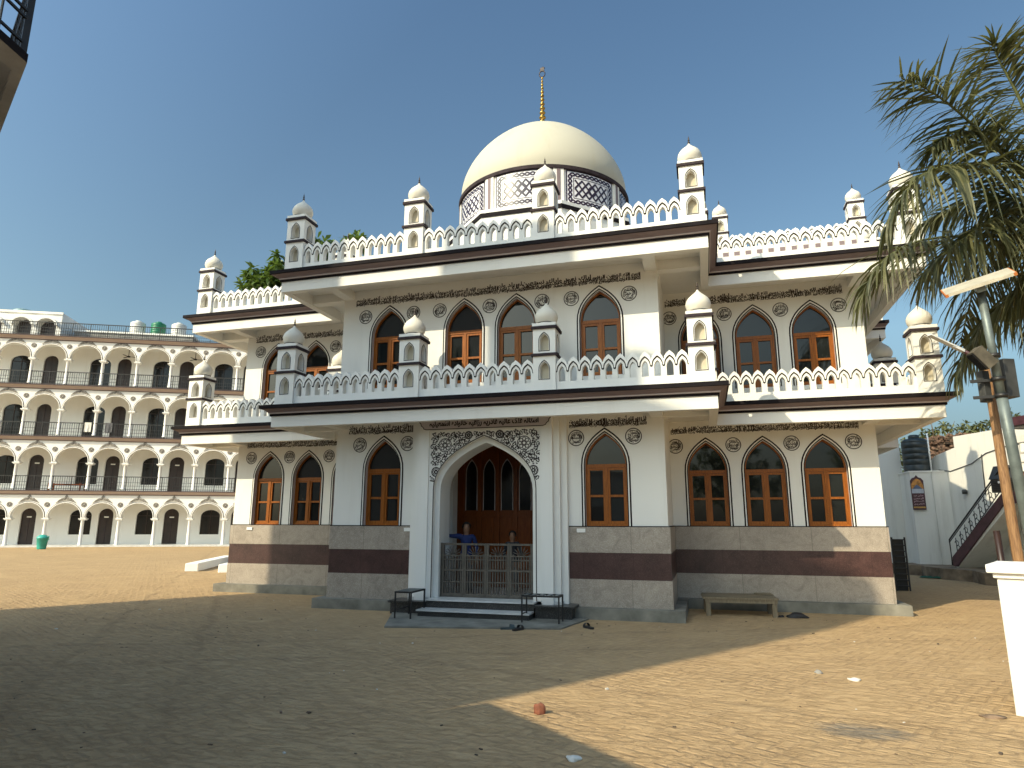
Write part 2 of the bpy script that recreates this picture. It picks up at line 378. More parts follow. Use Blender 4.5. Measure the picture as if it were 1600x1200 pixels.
def cornice(zf):
    mb=MB()
    prof=[(OF-.14,zf+.22,0),(OF-.14,zf,0),(OF,zf,0),(OF,zf+.21,1),(OF+.028,zf+.212,1),(OF+.028,zf+.252,3),(OF+.042,zf+.258,3),(OF+.046,zf+.275,2),
          (OF+.062,zf+.29,2),(OF+.10,zf+.318,2),(OF+.150,zf+.335,1),(OC,zf+.34,1),(OC,zf+.41,1),(OC-.06,zf+.415,4),(OF-.3,zf+.40,4)]
    rings=[[(x,y,z) for x,y in offset(o)] for o,z,m in prof]
    n=len(PLAN)
    for k in range(len(prof)-1):
        for i in range(n):
            j=(i+1)%n; mb.quad(rings[k][i],rings[k][j],rings[k+1][j],rings[k+1][i],m=prof[k][2])
    a=[(x,y,zf+.22) for x,y in offset(-.02)]; b=[(x,y,zf+.22) for x,y in offset(OF-.13)]
    for i in range(n): j=(i+1)%n; mb.quad(a[i],a[j],b[j],b[i],m=0)
    # ceiling beams running out from the wall corners
    e=OF-.135
    for x0,x1,y0,y1 in [(-W1,-W1+.22,-e,0),(-W1-e,-W1,0,.22),(W1-.22,W1,-e,0),(W1,W1+e,0,.22),(WL,WL+.22,YW-e,YW),(WL-e,WL,YW,YW+.22),(WR-.22,WR,YW-e,YW),(WR,WR+e,YW,YW+.22)]:
        mb.box(x0,x1,y0,y1,zf+.035,zf+.218,0)
    mb.build('cornice',['white','black','mauve','lmauve','slate'],mosque)
    r=MB(); r.poly([[(x,y) for x,y in offset(OF-.28)]],lambda a,b,d:(a,b,d),zf+.404,0); r.build('roof',['slate'],mosque)
ZF1,ZF2=3.37,6.10
cornice(ZF1); cornice(ZF2)
ZT1,ZT2=ZF1+.41,ZF2+.41

# --- walls with arched openings
WIN_W,WIN_S,WIN_H,WIN_A=.37,0,1.06,1.63      # opening half width, sill, spring, apex (local to the sill)
BAYG=[-2.17,2.17]; BAYU=[-2.16,-.54,.53,2.14]; WINGR=[3.91,4.98,6.06]; WINGL=[-6.16,-5.10,-4.03]
SG,SU=1.53,4.22
def hole(cx,s): return arch(cx,WIN_W,s,s+WIN_H,s+WIN_A)
def wall(name,z0,z1,s,bay,gap):
    mb=MB()
    def holes(xs): return [hole(x,s) for x in xs]
    mb.poly([rect(WL,-W1,z0,z1)]+holes(WINGL),front(YW),0)
    mb.poly([rect(W1,WR,z0,z1)]+holes(WINGR),front(YW),0)
    if gap:
        mb.poly([rect(-W1,-1.4,z0,z1)]+holes([bay[0]]),front(0),0); mb.poly([rect(1.4,W1,z0,z1)]+holes([bay[1]]),front(0),0)
    else: mb.poly([rect(-W1,W1,z0,z1)]+holes(bay),front(0),0)
    for i in (0,2,4,6,7,8,9):
        a=PLAN[i];b=PLAN[(i+1)%10]; mb.quad((*a,z0),(*b,z0),(*b,z1),(*a,z1))
    return mb.build(name,['white'],mosque,recalc=False)
wall('storey_wall',.1,3.6,SG,BAYG,True); wall('storey_wall',3.6,6.34,SU,BAYU,False)

# --- window (trim and reveal; frame and pane below it)
def window_proto():
    mb=MB(); f=front(0)
    A=lambda w,e:arch(0,w,0,WIN_H,WIN_A+e,8)
    o=A(.436,.10);i1=A(.408,.067);i2=A(.388,.037);i3=A(.37,.012)
    mb.bandx(o,i1,f,-.004,0,1); mb.bandx(i1,i2,f,-.014,0,0); mb.bandx(i2,i3,f,-.004,0,1)
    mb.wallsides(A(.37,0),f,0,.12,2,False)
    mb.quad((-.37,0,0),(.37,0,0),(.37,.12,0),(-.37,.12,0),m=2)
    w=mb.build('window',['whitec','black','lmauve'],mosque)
    fr=MB(); f2=front(.085)
    fr.bandx(A(.37,0),A(.345,-.035),f2,0,.06)
    for sx in (-1,1): fr.box(min(sx*.335,sx*.346),max(sx*.335,sx*.346),.083,.15,.0,WIN_H-.04)
    fr.box(-.347,.347,.08,.15,WIN_H-.045,WIN_H+.02)
    fr.box(-.335,.335,.08,.15,.0,.035); fr.box(-.022,.022,.078,.15,.035,WIN_H-.045)
    for sx in (-1,1):
        a,b=(-.335,-.022) if sx<0 else (.022,.335)
        for x0,x1,z0,z1 in [(a,a+.040,.035,WIN_H-.047),(b-.040,b,.035,WIN_H-.047),(a+.040,b-.040,.035,.085),(a+.040,b-.040,WIN_H-.088,WIN_H-.047),(a+.040,b-.040,.50,.54)]:
            fr.box(x0,x1,.092,.146,z0,z1)
        fr.box(sx*.034-.006,sx*.034+.006,.082,.092,.46,.58)
    fr.build('frame',['wood'],w)
    p=MB(); p.poly([A(.36,-.02)],front(.128),0); p.build('pane',['glass'],w,recalc=False)
    return w
winp=window_proto(); first=True
for xs,y,s in [(BAYG,0,SG),(BAYU,0,SU),(WINGR,YW,SG),(WINGL,YW,SG),(WINGR,YW,SU),(WINGL,YW,SU)]:
    for x in xs:
        w=winp if first else dup(winp,mosque); w.location=(x,y,s); first=False
# window in the rear bay front wall
w=dup(winp,mosque); w.location=(7.62,YR-.13,SG)
# --- plinth and granite dado
def path_sheet(mb,o,z0,z1,m,skip_portal=True,cap=True):
    P=offset(o); n=len(P)
    for i in range(n-1):
        a,b=P[i],P[i+1]
        if i==3 and skip_portal:
            for c,d in ((a,(-1.3,a[1])),((1.3,a[1]),b)): mb.quad((*c,z0),(*d,z0),(*d,z1),(*c,z1),m=m)
        else: mb.quad((*a,z0),(*b,z0),(*b,z1),(*a,z1),m=m)
    if cap:
        Q=offset(-.01)
        for i in range(n-1):
            a,b,c,d=P[i],P[i+1],Q[i+1],Q[i]
            if i==3 and skip_portal:
                mb.quad((*a,z1),(-1.3,a[1],z1),(-1.3,d[1],z1),(*d,z1),m=m); mb.quad((1.3,a[1],z1),(*b,z1),(*c,z1),(1.3,d[1],z1),m=m)
            else: mb.quad((*a,z1),(*b,z1),(*c,z1),(*d,z1),m=m)
def path_side(o,z0,z1,m,side,mb,cap):
    P=offset(o); Q=offset(-.01); n=len(P)
    if side<0: PP=P[:4]+[(-1.3,P[3][1])]; QQ=Q[:4]+[(-1.3,Q[3][1])]
    else: PP=[(1.3,P[4][1])]+P[4:]; QQ=[(1.3,Q[4][1])]+Q[4:]
    for i in range(len(PP)-1):
        a,b=PP[i],PP[i+1]; c,d=QQ[i+1],QQ[i]
        mb.quad((*a,z0),(*b,z0),(*b,z1),(*a,z1),m=m)
        if cap: mb.quad((*a,z1),(*b,z1),(*c,z1),(*d,z1),m=m)
for side in (-1,1):
    mb=MB(); path_side(.22,0,.18,0,side,mb,True); mb.build('plinth',['conc'],mosque,recalc=False)
    mb=MB()
    for o,z0,z1,m in ((.030,.18,.635,0),(.024,.635,1.08,1),(.030,1.08,1.515,0),(.034,1.515,1.53,2)): path_side(o,z0,z1,m,side,mb,True)
    mb.build('granite_dado',['glight','gdark','black'],mosque,recalc=False,weld=True)

# --- calligraphy friezes
def frieze(x0,x1,z0,z1,y,seed):
    r=random.Random(seed); mb=MB(); f=front(y); z0-=.008; z1+=.012; h=z1-z0
    for row,(lo,hi,bold,sq) in enumerate([(0,.64,.035,1.15),(.38,1,.035,1.2),(.14,.80,.022,1.05),(.0,.36,.02,1.5)]):
        x=x0-.04*h*row
        while x<x1-.03:
            t=r.choice(VERSE); asp=text2d(t,bold)[2]
            w=min(h*(hi-lo)*asp*sq,x1-x)
            if w<.05: break
            put_text(mb,t,max(x,x0),x+w,z0+h*lo,z0+h*hi,f,-.003-.0007*row,0,bold); x+=w+.01*h
    mb.build('calligraphy_frieze',['ink'],mosque,recalc=False)
for i,a in enumerate([(-2.95,-1.52,3.295,3.465,0),(1.53,2.92,3.275,3.45,0),(3.24,6.70,3.34,3.505,YW),(-6.82,-3.23,3.34,3.505,YW),(-2.93,2.91,5.975,6.165,0),(3.24,6.66,6.03,6.215,YW),(-6.82,-3.23,6.00,6.18,YW)]):
    frieze(*a,seed=i+3)
# --- calligraphy medallions
def medallion(x,z,y,k):
    mb=MB(); f=front(y,x,z); R_=.148
    A=circ(0,0,R_,28);B=circ(0,0,R_-.017,28); mb.band(A,B,f,-.004,0,True)
    r=random.Random(k*7+1)
    for b0,b1,hw in [(-.112,-.02,.08),(-.058,.06,.114),(.015,.11,.085)]:
        t=NAMES[(k*3+int(b0*1000))%len(NAMES)]
        def warp(a,b):
            q=math.hypot(a,b); s_=min(1,(R_-.02)/q) if q>0 else 1; return a*s_,b*s_
        put_text(mb,t,-hw,hw,b0,b1,f,-.0035,0,.025,warp)
    for q in range(16):
        a=r.random()*2*PI; rr=r.uniform(.06,.115); a1=a+r.uniform(.5,1.2)
        mb.ribbon([(rr*math.cos(a+(a1-a)*j/6),rr*math.sin(a+(a1-a)*j/6)*(.9+.1*j/6)) for j in range(7)],.009,f,-.0045)
    mb.build('calligraphy_medallion',['ink'],mosque,recalc=False)
k=0
for xs,z,y in [((-2.69,-1.665,1.655,2.68),3.085,0),((-2.70,-1.63,-1.06,-.01,1.04,1.61,2.69),5.735,0),((3.32,4.43,5.50,6.585),3.095,YW),((-6.68,-5.62,-4.56,-3.46),3.10,YW),((3.32,4.42,5.50,6.57),5.79,YW),((-6.66,-5.62,-4.56,-3.46),5.75,YW)]:
    for x in xs: medallion(x,z,y,k); k+=1

# --- portal
def portal():
    mb=MB()
    U=lambda w,z0,z1:[(-w,z0),(-w,z1),(w,z1),(w,z0)]
    z0=.2; zt=3.59
    for w,yy,inner in [(1.50,-.12,1.39),(1.39,-.23,1.28)]:
        f=front(yy)
        for s_ in (-1,1):
            L=rect(min(s_*w,s_*inner),max(s_*w,s_*inner),z0,zt); mb.poly([L],f,0)
            mb.quad(f(s_*w,z0,0),f(s_*w,zt,0),f(s_*w,zt,.13),f(s_*w,z0,.13))
    f=front(-.34); o=U(1.28,z0,zt); i=U(1.07,z0,3.265)
    mb.poly([o+list(reversed(i))],f,0); mb.wallsides(o,f,0,.12,0,False); mb.wallsides(i,f,0,.04,0,False)
    f=front(-.30); a98=arch(0,.975,z0,2.18,3.155,12); a88=arch(0,.885,z0,2.16,3.035,12)
    mb.poly([i+list(reversed(a98))],f,0)
    mb.wallsides(a98,f,0,.12,0,False); mb.band(a98,a88,front(-.18),0,0); mb.wallsides(a88,front(-.18),0,.5,0,False)
    mb.ribbon(a98,.018,front(-.30),-.002,1)
    # inner face of the portal wall so that the porch is closed
    mb.poly([U(1.4,z0,zt)+list(reversed(a88))],front(.32),0)
    mb.build('portal',['white','ink'],mosque,recalc=False)
    # spandrel arabesque
    sp=MB(); f=front(-.30)
    def archz(x):
        L=arch(0,.975,z0,2.18,3.155,24); P=[p for p in L if p[0]>=0 and p[1]>=2.18]; P.sort()
        for (xa,za),(xb,zb) in zip(P,P[1:]):
            if xa<=x<=xb and xb>xa: return za+(zb-za)*(x-xa)/(xb-xa)
        return 2.18
    def ok(x,z,m_=.012): return abs(x)<1.05 and z<3.245 and z>2.30 and (abs(x)>.975 or z>archz(abs(x))+m_)
    def stroke(P,w=.011,cl=False):
        run=[]
        Q=P+[P[0]] if cl else P
        for p in Q:
            if ok(*p): run.append(p)
            else:
                if len(run)>1: sp.ribbon(run,w*1.4,f,-.003)
                run=[]
        if len(run)>1: sp.ribbon(run,w*1.4,f,-.003)
    r=random.Random(5)
    ros=[(s_*.76,2.99,.125) for s_ in (-1,1)]+[(s_*.93,2.50,.085) for s_ in (-1,1)]+[(s_*.30,3.165,.07) for s_ in (-1,1)]
    for cx,cz,R_ in ros:
        stroke(circ(cx,cz,R_,22),.012,True); stroke(circ(cx,cz,R_*.28,10),.014,True)
        for q in range(8):
            a=q*PI/4; stroke(circ(cx+R_*.62*math.cos(a),cz+R_*.62*math.sin(a),R_*.24,8),.010,True)
    st=.086
    for row in range(-2,14):
        for col in range(-14,15):
            cx=(col+.5*(row%2))*st*1.02; cz=2.30+row*st*.86
            if any(math.hypot(cx-a,cz-b)<R_+.03 for a,b,R_ in ros): continue
            if not ok(cx,cz,-.03): continue
            a0=r.random()*6; sg=1 if (row+col)%2 else -1
            stroke([(cx+(.046-.0052*t)*math.cos(a0+sg*t*.85),cz+(.046-.0052*t)*math.sin(a0+sg*t*.85)) for t in [q*.4 for q in range(17)]],.011)
            for q in range(3):
                a=a0+q*2.1; stroke([(cx+.012*math.cos(a),cz+.012*math.sin(a)),(cx+.03*math.cos(a+.4),cz+.03*math.sin(a+.4)),(cx+.022*math.cos(a+.9),cz+.022*math.sin(a+.9))],.013)
            for q in range(2):
                a=a0+1.3+q*PI; stroke([(cx+.046*math.cos(a),cz+.046*math.sin(a)),(cx+.058*math.cos(a+.25),cz+.058*math.sin(a+.25)),(cx+.05*math.cos(a+.6),cz+.05*math.sin(a+.6))],.014)
    sp.build('arabesque_panel',['ink'],mosque,recalc=False)
    # name board over the arch
    nb=MB(); f=front(-.345)
    out=[(-1.12,3.285),(1.12,3.285),(1.17,3.30),(1.19,3.335),(1.225,3.36),(1.235,3.40),(1.262,3.43),(1.262,3.57),(-1.262,3.57),(-1.262,3.43),(-1.235,3.40),(-1.225,3.36),(-1.19,3.335),(-1.17,3.30)]
    nb.ext([out],f,-.015,.006,0); nb.ribbon(out,.016,f,-.0175,1,True)
    put_text(nb,'آستانہ فلک عالیہ قادریہ رزاقیہ خانوادہ اسمعیلیہ',-1.06,1.06,3.31,3.535,f,-.018,1,.045)
    nb.build('name_board',['lmauve','ink'],mosque,recalc=False)
    # porch
    pb=MB()
    pb.box(-1.42,-1.36,.32,2.0,.2,3.6,0); pb.box(1.36,1.42,.32,2.0,.2,3.6,0); pb.box(-1.36,1.36,.32,2.0,3.55,3.6,0)
    pb.box(-1.36,-1.22,1.35,1.62,.27,3.55,0); pb.box(-1.36,-1.28,.34,1.35,.27,1.18,0); pb.box(-1.355,-1.30,.5,1.2,1.18,2.9,1)
    pb.build('porch',['white','wood_dark'],mosque)
    fl=MB(); fl.box(-1.42,1.42,-.30,2.0,.2,.27); fl.build('porch_floor',['marble'],mosque)
    d=MB(); d.box(-1.35,1.35,1.9,1.98,.27,3.5,0)
    for i in range(-3,4):
        x=i*.4
        d.box(x-.035,x+.035,1.865,1.9,.27,3.5,0)
    for i in range(-3,3):
        x=i*.4+.2
        for z_0,z_1 in ((.38,.86),(.96,1.68)): d.box(x-.11,x+.11,1.88,1.9,z_0,z_1,0)
    d.box(-1.35,1.35,1.87,1.9,.88,.95,0); d.box(-1.35,1.35,1.87,1.9,1.72,1.80,0)
    dd=d.build('wooden_door',['wood_dark'],mosque)
    for i in range(-3,3):
        x=i*.4+.2; p=MB(); A=arch(x,.12,1.84,2.62,2.9,6); p.poly([A],front(1.893),0,0); p.bandx(arch(x,.135,1.83,2.62,2.93,6),A,front(1.885),0,.015,1)
        p.build('pane',['glassd','lmauve'],dd,recalc=False)
    s=MB(); s.box(-1.66,-1.0,-.50,.02,0,.19,0); s.box(1.0,1.62,-.50,.02,0,.19,0); s.box(-1.7,-.98,-.53,.02,.19,.225,0); s.box(.98,1.66,-.53,.02,.19,.225,0)
    s.box(-.98,.98,-.50,-.1,.118,.245,0); s.box(-.985,.985,-.53,-.1,.245,.272,1)
    s.box(-1.0,.97,-.80,-.50,0,.105,0); s.box(-1.02,.98,-.83,-.50,.105,.130,1)
    s.build('entrance_steps',['gblack','marble'],mosque)
    # four-leaf metal gate
    gt=MB()
    gt.ext([[(-.90,.273),(.90,.273),(.90,1.22),(.865,1.22),(.865,.283),(-.865,.283),(-.865,1.22),(-.90,1.22)]],front(-.10),0,.06,0,True)
    gate=gt.build('gate',['gate'],mosque)
    L=MB(); wv=.425
    L.box(0,.04,-.022,.022,0,.93); L.box(wv-.04,wv,-.022,.022,0,.93)
    for z,h in ((0,.05),(.24,.022),(.44,.034),(.63,.022),(.70,.022),(.895,.035)): L.box(.04,wv-.04,-.018,.018,z,z+h)
    for q in range(7):
        x=.04+(wv-.08)*(q+.5)/7
        L.box(x-.011,x+.011,-.01,.01,.05,.72 if q%2 else .745)
    for q in range(7):
        a=PI*(q+.5)/7; L.tube([(wv/2+.03*math.cos(a),0,.73),(wv/2+.15*math.cos(a),0,.75+.13*math.sin(a))],.007,5)
    lf=L.build('gate_leaf',['gate'],gate,(-.855,-.07,.285))
    for q in range(1,4): dup(lf,gate,(-.855+q*.4285,-.07,.285))
    for x in (-1.58,1.72):
        n_=MB(); n_.box(x-.075,x+.075,-.052,-.035,1.42,1.485); n_.build('notice_plate',['whitec'],mosque)
    n_=MB(); n_.box(-6.62,-6.47,YW-.052,YW-.034,1.40,1.465); n_.build('notice_plate',['whitec'],mosque)
portal()

# --- turrets
def turret_proto():
    mb=MB(); h=.20
    def face(fn,zlo,zhi,n0,n1):
        A=arch(0,.083,n0,n0+.17,n1,5)
        mb.poly([rect(-h,h,zlo,zhi),A],fn,0,0)
        mb.wallsides(A,fn,0,.11,0,True); mb.poly([A],fn,.11,1)
        O=arch(0,.102,n0-.016,n0+.17,n1+.03,5); I=arch(0,.091,n0-.006,n0+.17,n1+.012,5)
        mb.bandx(O,I,fn,-.004,0,2); mb.quad(fn(-.102,n0-.016,-.004),fn(.102,n0-.016,-.004),fn(.102,n0-.004,-.004),fn(-.102,n0-.004,-.004),m=2)
    def rot(k): 
        c,s_=math.cos(k*PI/2),math.sin(k*PI/2)
        return lambda a,b,d:(c*a-s_*(d-h),s_*a+c*(d-h),b)
    for k_ in range(4):
        face(rot(k_),0,.645,.24,.545); face(rot(k_),.69,1.135,.745,1.05)
    mb.box(-.232,.232,-.232,.232,.645,.69,3); mb.box(-.232,.232,-.232,.232,1.135,1.185,3); mb.box(-.212,.212,-.212,.212,1.185,1.245,0)
    mb.lathe([(.0,1.245),(.185,1.245),(.185,1.262),(.172,1.264)],n=20,m=0,smooth=False); mb.lathe([(.180,1.262),(.180,1.276),(.165,1.278)],n=20,m=2,smooth=False)
    t=mb.build('turret',['white','cream','black','bandd'],mosque,recalc=False)
    b=MB(); b.lathe([(.155,1.268),(.172,1.29),(.195,1.325),(.207,1.37),(.209,1.40),(.203,1.435),(.187,1.475),(.160,1.515),(.124,1.55),(.085,1.583),(.050,1.614),(.024,1.643),(.012,1.668),(0,1.672)],n=28)
    b.build('dome',['bulb'],t)
    f=MB(); f.lathe([(.008,1.66),(.02,1.675),(.024,1.69),(.012,1.703),(.010,1.712),(.019,1.725),(.019,1.737),(.009,1.75),(.014,1.762),(.010,1.78),(.004,1.80),(0,1.84)],n=10)
    f.build('finial',['bronze'],t)
    return t
tp=turret_proto(); tp.location=(-3.9,-.69,ZT1)
T1=[(3.9,-.69),(-1.28,-.69),(1.28,-.69),(-7.72,1.25),(7.72,1.25),(-3.98,1.28),(3.98,1.28),(7.68,3.75),(8.2,6.4)]
for x,y in T1: dup(tp,mosque,(x,y,ZT1))
for x,y in [(-3.9,-.69)]+T1: dup(tp,mosque,(x,y,ZT2))
Z3=9.25
for x,y in [(4.72,7.55),(8.35,7.55)]: dup(tp,mosque,(x,y,Z3))
# --- parapets
def parapet(p0,p1,z0):
    p0=Vector(p0);p1=Vector(p1); L=(p1-p0).length; u=(p1-p0)/L; nrm=Vector((u.y,-u.x))   # outward
    n=max(1,round(L/.208)); pt=L/n
    fn=lambda a,b,d:(p0.x+u.x*a-nrm.x*d,p0.y+u.y*a-nrm.y*d,z0+b)
    mb=MB(); top=[];inn=[];edge=[]
    hs=[(pt/2,.475),(pt*.47,.478)]+bez((pt*.46,.480),(pt*.42,.545),(pt*.24,.565),(0,.610),6)
    hl=[(pt/2,.372),(pt*.47,.372)]+bez((pt*.455,.376),(pt*.44,.46),(pt*.28,.495),(0,.535),6)
    for i in range(n):
        c=pt*(i+.5)
        for src,dst in ((hs,top),(hl,inn)):
            seq=[(c-x,z) for x,z in src]+[(c+x,z) for x,z in reversed(src[:-1])]
            dst+= seq if i==0 else seq[1:]
    holes=[]
    for i in range(n):
        c=pt*(i+.5); holes.append(arch(c,.056,.185,.345,.458,4))
    outer=[(0,0)]+inn+[(L,0)]
    mb.poly([outer]+holes,fn,0,0); mb.poly([outer]+holes,fn,.11,0)
    for h in holes: mb.wallsides(h,fn,0,.11,0,True)
    mb.band(top,inn,fn,-.018,3); mb.band(top,inn,fn,.125,3)
    mb.wallsides(top,fn,-.018,.125,3,False); mb.wallsides(inn,fn,-.018,0,3,False); mb.wallsides(inn,fn,.11,.125,3,False)
    low=[(a,b-.012) for a,b in inn]; mb.ribbon(low,.027,fn,-.004,1)
    mb.quad(fn(0,0,0),fn(0,.4,0),fn(0,.4,.11),fn(0,0,.11)); mb.quad(fn(L,0,0),fn(L,.4,0),fn(L,.4,.11),fn(L,0,.11))
    mb.build('parapet',['white','black','white','whitec'],mosque,recalc=False)
for z in (ZT1,ZT2):
    for a,b in [(-3.70,-1.48),(-1.08,1.08),(1.48,3.70)]: parapet((a,-.84),(b,-.84),z)
    parapet((-4.05,1.08),(-4.05,-.49),z); parapet((4.05,-.49),(4.05,1.08),z)
    parapet((-7.52,1.10),(-4.18,1.10),z); parapet((4.18,1.10),(7.52,1.10),z)
    parapet((-7.87,8.5),(-7.87,1.45),z); parapet((7.87,1.45),(7.87,5.95),z)
# rear third-floor block with its own parapet (right rear)
mb=MB(); mb.box(4.55,7.95,7.55,9.6,ZT2-.1,Z3-.02,0); mb.box(4.3,8.6,7.30,9.7,Z3-.36,Z3-.16,0); mb.box(4.25,8.65,7.24,9.75,Z3-.16,Z3,1); mb.build('stair_block',['white','mauve'],mosque)
parapet((4.93,7.42),(8.15,7.42),Z3)

# --- dome
DX,DY=0,4.65
def dome():
    mb=MB()
    ph=PI/8
    def octa(ap): return ap/math.cos(PI/8)
    mb.lathe([(octa(2.38),ZT2-.05),(octa(2.38),8.78)],(DX,DY,0),8,0,False,ph)
    mb.lathe([(octa(2.38),8.78),(octa(2.41),8.78),(octa(2.41),8.88),(octa(2.40),8.88)],(DX,DY,0),8,1,False,ph)
    mb.lathe([(octa(2.40),8.88),(octa(2.40),8.97),(2.2,9.03)],(DX,DY,0),8,0,False,ph)
    mb.lathe([(2.25,8.95),(2.25,10.0)],(DX,DY,0),96,0,True)
    mb.lathe([(2.25,9.95),(2.31,9.955),(2.32,10.04),(2.17,10.07)],(DX,DY,0),96,3,False)
    for k_ in range(8):
        a=ph+k_*PI/4
        c=Vector((DX+2.245*math.cos(a),DY+2.245*math.sin(a),0)); t=Vector((-math.sin(a),math.cos(a),0)); n=Vector((math.cos(a),math.sin(a),0))
        for off,wd,m,pr in ((0,.085,2,.03),(-.085,.085,0,.02),(.085,.085,0,.02)):
            mb.obox(c+t*off+Vector((0,0,9.47)),t*wd/2,n*(pr+.02),Vector((0,0,.51)),m)
    dr=mb.build('drum',['white','black','mauve','bandd'],mosque,recalc=False)
    # tile panels: interlace of ovals round a lattice
    for k_ in range(8):
        p=MB(); a0=k_*PI/4-PI/2; hw=.70; zb,zt=9.03,9.94
        fn=lambda a,b,d:(DX+(2.26-d)*math.cos(a0+a/2.26),DY+(2.26-d)*math.sin(a0+a/2.26),b)
        n=14
        for i in range(n):
            x0=-hw+2*hw*i/n; x1=-hw+2*hw*(i+1)/n; p.quad(fn(x0,zb,0),fn(x1,zb,0),fn(x1,zt,0),fn(x0,zt,0),m=0)
        def st(P,w=.022,cl=False): p.ribbon(P,w,fn,-.004,1,cl)
        def line(x0,z0,x1,z1,w=.018,nn=10): st([(x0+(x1-x0)*i/nn,z0+(z1-z0)*i/nn) for i in range(nn+1)],w)
        def fr(w,z0,z1,t):
            line(-w,z0,w,z0,t);line(-w,z1,w,z1,t);line(-w,z0,-w,z1,t,4);line(w,z0,w,z1,t,4)
        fr(hw-.012,zb+.012,zt-.012,.03)
        # chain border: two sine strands
        bx,bz0,bz1=hw-.10,zb+.10,zt-.10
        for sgn in (-1,1):
            for zc in (bz0,bz1):
                m_=64; st([(-bx+2*bx*i/m_,zc+sgn*.038*math.sin(9*PI*i/m_)) for i in range(m_+1)],.042)
            for xc in (-bx,bx):
                m_=44; st([(xc+sgn*.038*math.sin(6*PI*i/m_),bz0+(bz1-bz0)*i/m_) for i in range(m_+1)],.042)
        ix,iz0,iz1=hw-.19,zb+.19,zt-.19
        fr(ix,iz0,iz1,.018)
        ix-=.035;iz0+=.035;iz1-=.035; H=iz1-iz0
        m_=60
        for ph_ in range(4):   # woven lattice
            P=[]
            for i in range(m_+1):
                x=-ix+2*ix*i/m_; t=((i/m_)*2.5+ph_*.5)%2; tri=t if t<1 else 2-t; P.append((x,iz0+H*(.02+.96*tri)))
            st(P,.048)
        st(circ(0,(iz0+iz1)/2,H*.24,8,PI/8),.046,True)
        p.build('tile_panel',['tile','tileink'],dr,recalc=False)
    d=MB(); prof=[(2.21,10.03),(2.235,10.2)]
    for i in range(0,25):
        t=i/24*PI/2; hh=math.sin(t); prof.append((2.25*math.cos(t)*(1-.20*hh**1.6)+.0001,10.30+2.07*hh))
    prof=prof[:-1]+[(.14,12.39),(.09,12.47),(.06,12.6)]
    d.lathe(prof,(DX,DY,0),96)
    dm=d.build('dome',['domew'],mosque)
    f=MB(); z=12.43; pr=[(.12,z)]
    rs=[.115,.105,.10,.088,.08,.07,.062,.056,.05,.043,.038,.033,.03]
    for i,r_ in enumerate(rs):
        h=.161-.005*i; pr+=[(r_*.45,z+.02),(r_*.8,z+h*.28),(r_,z+h*.5),(r_*.8,z+h*.72),(r_*.45,z+h*.95)]; z+=h
    pr.append((0,z)); f.lathe(pr,(DX,DY,0),14)
    fo=f.build('finial',['gold'],dm)
    c=MB(); ring=[(.085*math.sin(t),0,.10-.10*math.cos(t)) for t in [2*PI*i/18 for i in range(19)]]
    zc=z-.01
    c.tube([(DX+x,DY,zc+zz) for x,_,zz in ring],.016,6,0); c.box(DX-.05,DX+.06,DY-.02,DY+.02,zc+.19,zc+.30); c.tube([(DX-.07,DY,zc+.24),(DX+.02,DY,zc+.33),(DX+.08,DY,zc+.28)],.014,6)
    c.build('crest_emblem',['bronze'],dm)
dome()

# paved apron in front of the steps
mb=MB(); P=[(-1.72,-.24),(-1.02,-2.0),(1.62,-1.42),(1.86,-.24)]
mb.ext([P],lambda a,b,d:(a,b,d),.022,-.01,0); tag(mb.build('paved_apron',['conc'],recalc=False),kind='structure')

